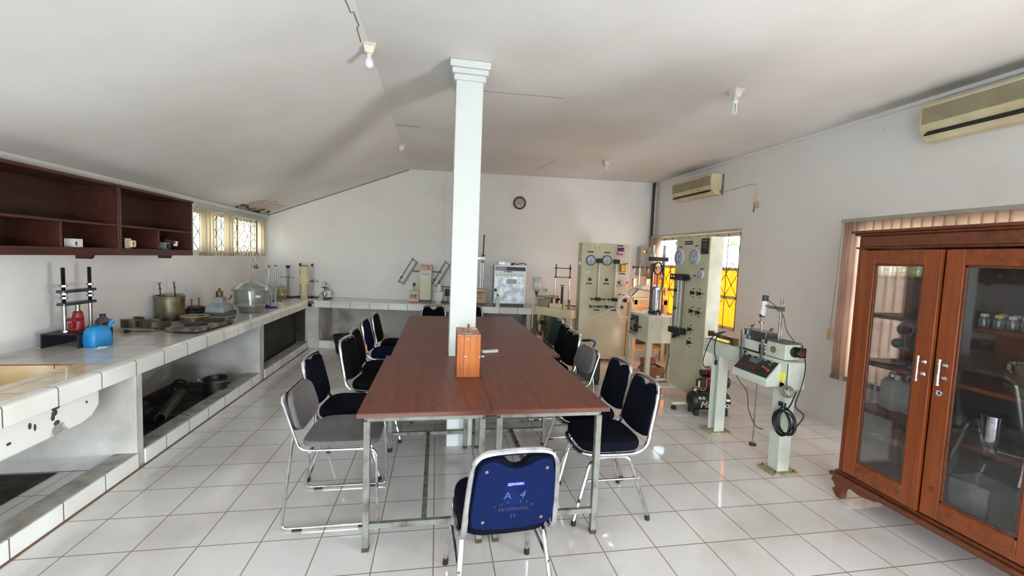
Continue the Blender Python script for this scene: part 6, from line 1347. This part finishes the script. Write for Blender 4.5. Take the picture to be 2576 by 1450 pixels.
# coiled cables on the square post and hanging rod
g = G(); rr = random.Random(6); ycb = Y(1972, 1062, XS - .09); zcb = Z(1972, 1062, XS - .09)
for i in range(7):
    a_, b_ = .068 + rr.random() * .022, .070 + rr.random() * .03; oy, oz = rr.gauss(0, .008), rr.gauss(0, .008)
    g.tube([(-.075 - i * .006, ycb + oy + a_ * math.cos(q_), zcb + oz + b_ * math.sin(q_)) for q_ in (2 * math.pi * k_ / 26 for k_ in range(26))], .005, 6, True)
cb_ = thing('cable_coil', 'black cable coil hanging on the square post of the shear apparatus', 'cable', (XS, 1.14, 0)); g.build('coil', RUBBER, cb_); G().bx((-.06, ycb + .06, zcb + .11), (.02, .05, .03)).build('strap', BLACK, cb_)
G().tube(catmull([(-.06, ycb + .01, zcb + .09), (-.07, ycb - .03, .58), (-.03, ycb - .02, .66)]), .005, 6).tube(catmull([(-.07, ycb - .07, zcb - .03), (-.03, ycb - .10, zcb + .08), (.0, yr - .03, .55), (.03, yr - .04, .70), (xr * .5, yr - .04, .85), (xg * .8, yg1 - .03, .99)]), .0042, 6).build('rising_lead', RUBBER, cb_)
g = G(); ygc = Y(1988, 985, XS - .07); zgc = Z(1988, 985, XS - .07)
for i in range(4):
    a_ = .045 + rr.random() * .012; g.tube([(-.08 - i * .005, ygc + .006 * i + a_ * math.cos(q_), zgc - .003 * i + a_ * .8 * math.sin(q_)) for q_ in (2 * math.pi * k_ / 24 for k_ in range(24))], .0035, 6, True)
gc_ = thing('signal_cable', 'thin grey signal cable coiled under the machine housing by the note', 'cable', (XS, 1.14, 0)); g.build('coil', mat('cable_grey', (126, 126, 118), .6), gc_)
G().tube(catmull([(-.07, Y(1975, 965, XS - .06), .665), (-.085, ygc + .03, .55), (-.08, ycb + .04, .42), (-.08, ycb + .03, .36)]), .0035, 6).build('lead', MATS['cable_grey'], gc_)
hr = thing('loading_hanger', 'thin steel hanger rod with round foot hanging beside the square post', 'hanger', (at(1892, 1120, 'x', XS).x, at(1893, 1118, 'x', XS).y, 0))
zh = Z(1893, 1118); G().cyl((0, 0, zh + .01), (0, .0, .635), .006, n=10).build('rod', STEEL, hr); G().lathe([(.001, zh - .008), (.028, zh - .008), (.028, zh + .008), (.001, zh + .012)], n=24).build('disc', DSTEEL, hr); G().bx((0, 0, .62), (.02, .03, .04)).build('hook', STEEL, hr)
wl_ = thing('hanging_wire', 'thin black wire looping from the beam down to the cable coil', 'cable', (XS, 1.14, 0))
G().tube(catmull([(-.06, Y(1871, 915), Z(1871, 915)), (-.07, Y(1873, 950), Z(1873, 950)), (-.08, Y(1900, 985), Z(1900, 985)), (-.08, Y(1905, 1030), Z(1905, 1030)), (-.08, Y(1922, 1070), Z(1922, 1070)), (-.08, Y(1942, 1080), Z(1942, 1080))]), .003, 6).build('wire', RUBBER, wl_)
pl_ = thing('power_leads', 'two black leads with a socket end hanging over the beam end', 'cable', (XS, 1.14, 0))
G().tube(catmull([(-.03, Y(1833, 835), Z(1833, 835)), (-.07, Y(1815, 842), Z(1815, 842)), (-.08, Y(1800, 870), Z(1800, 870)), (-.08, Y(1788, 905), Z(1788, 905)), (-.08, Y(1790, 922), Z(1790, 922)), (-.05, Y(1798, 924), Z(1798, 924))]), .0045, 6).tube(catmull([(-.03, Y(1833, 835), Z(1833, 835)), (-.07, Y(1822, 845), Z(1822, 845)), (-.08, Y(1817, 875), Z(1817, 875)), (-.08, Y(1820, 905), Z(1820, 905))]), .0045, 6).build('cord', RUBBER, pl_); G().bx((-.08, Y(1820.5, 912), Z(1820, 912)), (.018, .018, .045)).build('socket_end', RUBBER, pl_, bev=.003)

# ---------------------------------------------------------------- compressor on the floor
cq0, cq1 = at(1740, 1048, 'z', 0), at(1846, 1050, 'z', 0); cm = (cq0 + cq1) / 2
t = thing('air_compressor', 'black and red air compressor with white lettering on the floor', 'compressor', (cm.x, cm.y + .09, 0), math.atan2((cq1 - cq0).y, (cq1 - cq0).x))
hl = (cq1 - cq0).length / 2; rt = .098; zc = .145
tk = G().lathe([(.001, -hl), (rt * .6, -hl + .012), (rt * .9, -hl + .035), (rt, -hl + .06), (rt, hl - .06), (rt * .9, hl - .035), (rt * .6, hl - .012), (.001, hl)], n=36, m=Matrix.Translation((0, 0, zc)) @ Matrix.Rotation(R(90), 4, 'Y')).build('tank', mat('tank_black', (26, 28, 28), .45), t)
text('lettering', 'Multipro', .088, WHITE, tk, (.02, -rt * .985, zc - .022), FR, .004, shear=.2)
for i, x in enumerate((-.135, -.095)): G().prism([(x - .018, .0), (x + .018, 0), (x + .006, .028), (x - .012, .028)], -.0015, 0, 'xz', m=Matrix.Translation((0, -rt * .93, zc + .035)) @ Matrix.Rotation(R(-22), 4, 'X')).build('tank_mark', mat('mark_grey', (190, 192, 192), .5), tk)
G().bx((.16, -rt * .97, zc + .03), (.04, .004, .022), (R(-18), 0, 0)).build('sticker', WHITE, tk)
for x in (-hl + .07, hl - .07):
    for y in (-.06, .06): G().box(x - .022, x + .022, y - .022, y + .022, 0, .07).build('rubber_foot', RUBBER, t, bev=.006)
G().box(-.12, .16, -.06, .06, zc + rt - .012, zc + rt + .004).build('saddle_plate', BLACK, t)
mz = zc + rt
G().cyl((-.02, 0, mz + .10), (.10, 0, mz + .10), .075, n=26).build('motor_body', RED, t); G().cyl((.10, 0, mz + .10), (.19, 0, mz + .09), .078, .06, n=26).build('motor_end', BLACK, t); G().cyl((-.05, 0, mz + .09), (-.02, 0, mz + .10), .07, n=22).build('fan_cover', RED, t)
G().box(.06, .17, -.055, .055, mz + .14, mz + .24).build('cylinder_head', BLACK, t, bev=.01); G().box(-.03, .10, -.045, .045, mz + .16, mz + .225).build('head_cover', RED, t, bev=.012)
G().cyl((-.10, 0, mz + .19), (-.055, 0, mz + .19), .036, n=20).build('air_filter', BLACK, t); G().cyl((-.055, 0, mz + .19), (-.03, 0, mz + .19), .015, n=10).build('filter_neck', RED, t)
G().box(-.155, -.075, -.07, -.01, mz + .055, mz + .13).build('pressure_switch', mat('switch_black', (50, 52, 56), .5), t, bev=.005); G().box(-.156, -.14, -.0715, -.07, mz + .06, mz + .125).build('warning_label', YELLOW, t); G().bx((-.125, -.04, mz + .14), (.02, .02, .015)).build('switch_knob', RED, t)
gauge(t, -.19, -.06, mz + .035, .021, R(20), BLACK); G().cyl((-.185, -.05, mz + .035), (-.14, -.05, mz + .035), .009, n=8).cyl((-.15, -.04, mz - .03), (-.15, -.04, mz + .035), .008, n=8).build('manifold', RED, t)
G().tube(catmull([(-.13, -.06, mz + .03), (-.09, -.075, mz + .03), (-.07, -.075, mz + .08), (-.07, -.07, mz + .14), (-.02, -.07, mz + .16)]), .004, 6).build('copper_line', PINKP, t); G().cyl((.06, -.09, zc + .065), (.11, -.095, zc + .065), .007, n=8).build('brass_valve', mat('brass_gold', (178, 138, 70)), t)
G().tube(catmull([(.15, .02, mz + .24), (.155, .02, mz + .29), (.17, .03, mz + .40), (.2, .06, mz + .5)]), .006, 6).cyl((.15, .02, mz + .21), (.152, .02, mz + .28), .02, .010, n=12).build('power_cord', RUBBER, t)

# ---------------------------------------------------------------- teak display cabinet (right foreground)
KX, KY = 2.74, .045; KW, KD, KH = 1.50, .46, 1.79
t = thing('display_cabinet', 'teak cabinet with glazed doors at the right edge of the room', 'cabinet', (KX, KY, 0), R(-90))      # local x = towards the camera, y = into the depth
z0, z1 = .185, 1.70; th = .025
G().box(0, .045, 0, .045, z0, z1).box(0, .045, KD - .045, KD, z0, z1).build('corner_post', CABW, t, bev=.003)
G().box(KW - .045, KW, 0, KD, z0, z1).build('side_panel', CABW, t, bev=.003)
G().box(.0, .03, .045, KD - .045, z0, z0 + .05).box(0, .03, .045, KD - .045, z1 - .06, z1).build('side_rail', CABWY, t)
G().box(.012, .017, .045, KD - .045, z0 + .05, z1 - .06).build('side_glass', PANE, t)
G().box(.03, KW - .045, KD - .012, KD - .002, z0, z1).build('back_panel', CABIN, t); G().box(.03, KW - .03, .02, KD - .01, z0 + .0, z0 + .02).build('bottom_board', CABIN, t)
g = G(); g.box(-.012, KW, -.012, KD, z1 - .0, z1 + .012).box(0, KW, .0, KD, z1 + .012, z1 + .085).box(-.02, KW, -.02, KD, z1 + .085, z1 + .10).box(-.035, KW, -.035, KD, z1 + .10, z1 + .118); g.build('cornice', CABD, t, bev=.005, seg=3)
g = G(); g.box(-.012, KW, -.012, KD, z0 - .02, z0).box(-.035, KW, -.035, KD, z0 - .045, z0 - .02).box(-.02, KW, -.02, KD, z0 - .062, z0 - .045); g.build('plinth_moulding', CABD, t, bev=.005, seg=3)
def leg_prof(s_): return [(0, .125), (.11, .125), (.10, .10), (.075, .085), (.055, .06), (.052, .03), (.045, .0), (.015, .0), (-.005, .02), (-.02, .045), (.0, .06), (-.012, .085), (-.03, .10), (-.028, .118)]
for (x, y, rz) in ((0, -.015, 0), (0, KD - .03, 0), (KW - .05, -.015, 0)):
    lp = catmull([(a, b, 0) for a, b in leg_prof(1)], 3, True); G(Matrix.Translation((x, y, 0))).prism([(p_.x, p_.y) for p_ in lp], 0, .045, 'xz').build('carved_leg', CABD, t, bev=.004)
G().prism(fil2([(.08, .125), (.30, .125), (.26, .105), (.17, .088), (.09, .10)], .02, 3), -.01, .012, 'xz').build('skirt_carving', CABD, t, bev=.003)
shz = (.655, .965, 1.28)
for i, z in enumerate(shz): G().box(.02, KW - .045, .035, KD - .012, z - .022, z).build('shelf', CABD if i % 2 == 0 else CABWY, t, bev=.002)
def door(x0, x1, ang, hx, lock=False, knot=False):
    m = Matrix.Translation((x0, -.004, 0)) @ Matrix.Rotation(ang, 4, 'Z'); w_ = x1 - x0; a, b = z0 + .015, z1 - .012; st = .085
    d = G(m).box(0, st, -.022, 0, a, b).box(w_ - st, w_, -.022, 0, a, b).build('door', CABW, t, bev=.003)
    G(m).box(st, w_ - st, -.022, 0, a, a + .105).build('door_rail', CABWY, d, bev=.003); G(m).box(st, w_ - st, -.022, 0, b - .085, b).build('door_rail', CABWY, d, bev=.003)
    g = G(m); X0, X1, Z0, Z1 = st, w_ - st, a + .105, b - .085
    g.box(X0, X0 + .012, -.016, -.004, Z0, Z1).box(X1 - .012, X1, -.016, -.004, Z0, Z1).box(X0, X1, -.016, -.004, Z0, Z0 + .012).box(X0, X1, -.016, -.004, Z1 - .012, Z1); g.build('glazing_bead', CABD, d, bev=.002)
    G(m).box(X0 + .004, X1 - .004, -.012, -.008, Z0 + .004, Z1 - .004).build('door_glass', DOORG, d)
    h = G(m).cyl((hx, -.062, .955), (hx, -.062, 1.085), .0065, n=10).cyl((hx, -.062, .948), (hx, -.062, .958), .009, n=10).cyl((hx, -.062, 1.082), (hx, -.062, 1.092), .009, n=10)
    for z in (.985, 1.055): h.cyl((hx, -.062, z), (hx, -.022, z), .006, n=8); h.lathe([(.016, 0), (.012, .008), (.001, .009)], n=16, m=Matrix.Translation((hx, -.022, z)) @ RX90)
    h.build('handle', CHROME, d)
    if lock: G(m).lathe([(.017, 0), (.017, .004), (.010, .006), (.008, .003), (.001, .003)], n=20, m=Matrix.Translation((.035, -.022, .90)) @ RX90).build('lock', CHROME, d); G(m).lathe([(.017, 0), (.016, .003), (.001, .003)], n=20, m=Matrix.Translation((.05, -.022, .36)) @ RX90).build('wood_plug', CABD, d)
    return d
door(.05, .505, R(-2.2), .455 - .035)
door(.512, 1.00, 0, .035 + .012, True)
door(1.004, 1.455, 0, .42)
G().box(.488, .534, .0, .024, z0 + .015, z1 - .012).build('centre_post', CABD, t)
def incab(x, y, z): v = Matrix.Rotation(R(-90), 3, 'Z') @ Vector((x, y, 0)); return Vector((KX, KY, 0)) + v + Vector((0, 0, z))
def cyl_thing(name, label, cat, x, y, z, prof, mt_, part, n=28, group=None):
    q_ = thing(name, label, cat, incab(x, y, z), 0, group); G().lathe(prof, n=n).build(part, mt_, q_); return q_
cyl_thing('steel_flask', 'tall polished metal cylinder on the top shelf behind the left door', 'cylinder', .31, .26, shz[2], [(.001, 0), (.034, 0), (.034, .20), (.038, .205), (.038, .23), (.001, .235)], CHROME, 'flask_wall')
cyl_thing('steel_flask', 'second dimmer metal cylinder left of the polished one on the top shelf', 'cylinder', .235, .30, shz[2], [(.001, 0), (.032, 0), (.032, .20), (.036, .205), (.036, .23), (.001, .235)], STEEL, 'flask_wall')
t = thing('ring_clamp', 'grey cast clamp with ring eye on the middle shelf behind the left door', 'clamp', incab(.17, .22, shz[1]), R(-60)); gm = mat('cast_grey', (92, 98, 104), .5, .4)
G().lathe([(.028, -.008), (.045, -.008), (.045, .008), (.028, .008)], n=26, closed=True, m=Matrix.Translation((0, 0, .225)) @ RX90).build('ring', gm, t); G().cyl((0, 0, .02), (0, 0, .185), .008, n=10).bx((0, 0, .10), (.05, .02, .02)).bx((0, 0, .275), (.02, .015, .02)).build('stem', gm, t); G().sph((-.035, 0, .13), .032, 8, (1, .5, 1)).build('weight_disc', gm, t); G().box(-.05, .05, -.04, .04, 0, .02).build('foot', gm, t)
cyl_thing('sieve_lid', 'round grey metal lid lying on the middle shelf behind the left door', 'lid', .15, .20 - .08, shz[1], [(.001, 0), (.07, .0), (.095, .012), (.088, .016), (.001, .006)], STEEL, 'lid_plate', 32)
cyl_thing('sieve_lid', 'second metal lid right of the first, partly behind the door stile', 'lid', .36, .16, shz[1], [(.001, 0), (.07, .0), (.095, .012), (.088, .016), (.001, .006)], STEEL, 'lid_plate', 32)
for i, (x, y, lab) in enumerate(((.13, .22, 'leftmost white jerrycan on the low shelf behind the left door'), (.225, .24, 'middle white jerrycan on the low shelf behind the left door'), (.32, .26, 'rightmost white jerrycan on the low shelf behind the left door'))):
    t = thing('jerrycan', lab, 'jerrycan', incab(x, y, shz[0]), R(-20), 'white jerrycans in the teak cabinet')
    G().rings([rr_(.042, .06, 0, .02), rr_(.045, .063, .01, .02), rr_(.045, .063, .17, .02), rr_(.03, .045, .20, .02), rr_(.02, .03, .205, .01)]).build('can_body', MILKY, t); G().lathe([(.001, .2), (.018, .2), (.018, .235), (.001, .236)], c=(0, -.03, 0), n=16).build('screw_cap', WHITE, t); G().tube(fillet([(0, .045, .19), (0, .045, .235), (0, -.005, .235), (0, -.01, .2)], .015, 3), .008, 8).build('handle', MILKY, t)
cyl_thing('steel_tube_cup', 'small metal cup on the low shelf right of the jerrycans', 'cup', .385, .10, shz[0], [(.022, 0), (.022, .07), (.019, .07), (.019, .004), (.001, .004)], STEEL, 'cup_wall', 20)
t = thing('steel_stand', 'thin chromed stand on the cabinet floor behind the left door', 'stand', incab(.40, .2, z0 + .02), 0); G().cyl((0, 0, 0), (0, 0, .28), .008, n=10).bx((0, 0, .10), (.03, .03, .02)).bx((0, 0, .02), (.03, .03, .02)).build('rod', STEEL, t); G().box(-.05, .05, -.04, .04, 0, .01).build('foot', DSTEEL, t)
rr = random.Random(21)
for i in range(9):
    x = .60 + (i % 5) * .055 + rr.random() * .01; y = .14 + (i // 5) * .12
    w_ = .020; lab = 'yellow-capped' if i in (1,) else 'clear'
    t = thing('glass_jar', ('small glass jar with yellow cap among the clear jars' if i == 1 else 'small clear glass jar on the top shelf behind the right door'), 'jar', incab(x, y, shz[2]), 0, 'small jars on the cabinet top shelf')
    G().lathe([(.001, 0), (w_, 0), (w_, .04), (w_ * .7, .048), (w_ * .7, .055), (.001, .055)], n=18).build('jar_body', JAR, t); G().lathe([(.001, .055), (w_ * .8, .055), (w_ * .8, .07), (.001, .07)], n=18).build('cap', YELLOW if i == 1 else WHITE, t)
for i, (z_, r_) in enumerate(((0, .105), (.05, .105), (.10, .105))):
    t = cyl_thing('test_sieve', ('lowest', 'middle', 'top')[i] + ' round metal sieve in the stack behind the right door', 'sieve', .80, .19, shz[1] + z_, [(r_ - .008, 0), (r_ - .008, .012), (r_, .015), (r_, .048), (r_ - .004, .048), (r_ - .006, .016), (.001, .014)], CHROME if i == 2 else BRASS, 'sieve_wall', 40, 'stacked sieves in the teak cabinet')
cyl_thing('steel_beaker', 'large shiny steel beaker on the low shelf behind the right door', 'beaker', .685, .15, shz[0], [(.001, 0), (.048, 0), (.050, .01), (.050, .165), (.054, .17), (.048, .172), (.046, .01), (.001, .008)], CHROME, 'beaker_wall', 32)
t = thing('flat_scoop', 'flat steel scoop lying right of the shiny beaker', 'scoop', incab(.82, .12, shz[0]), R(-70)); G().box(-.08, .08, -.03, .03, 0, .012).build('scoop_blade', STEEL, t, bev=.003)
cyl_thing('steel_bowl', 'shallow steel bowl on the low shelf at the right', 'bowl', .93, .17, shz[0], [(.001, 0), (.05, .003), (.085, .03), (.082, .032), (.048, .006), (.001, .004)], STEEL, 'bowl_wall', 32)
t = thing('glass_tank', 'open rectangular glass tank on the cabinet floor', 'tank', incab(.66, .17, z0 + .02), R(-90)); W_ = .085
for a in ((-W_, -W_ + .004, -.1, .1), (W_ - .004, W_, -.1, .1), (-W_, W_, -.1, -.096), (-W_, W_, .096, .1)): G().box(*a, 0, .24).build('glass_wall', JAR, t)
g = G(); [g.box(x - .004, x + .004, y - .004, y + .004, 0, .24) for x in (-W_, W_) for y in (-.1, .1)]; g.box(-W_, W_, -.104, -.096, .236, .244).box(-W_, W_, .096, .104, .236, .244); g.build('bright_edges', STEEL, t)
t = thing('white_pipe', 'short pale plastic pipe lying on the cabinet floor at the right', 'pipe', incab(.86, .12, z0 + .02), R(-60)); G().lathe([(.030, -.11), (.034, -.11), (.034, .11), (.030, .11)], n=24, closed=True, m=Matrix.Translation((0, 0, .034)) @ Matrix.Rotation(R(90), 4, 'Y')).build('pipe_wall', WHITE, t)
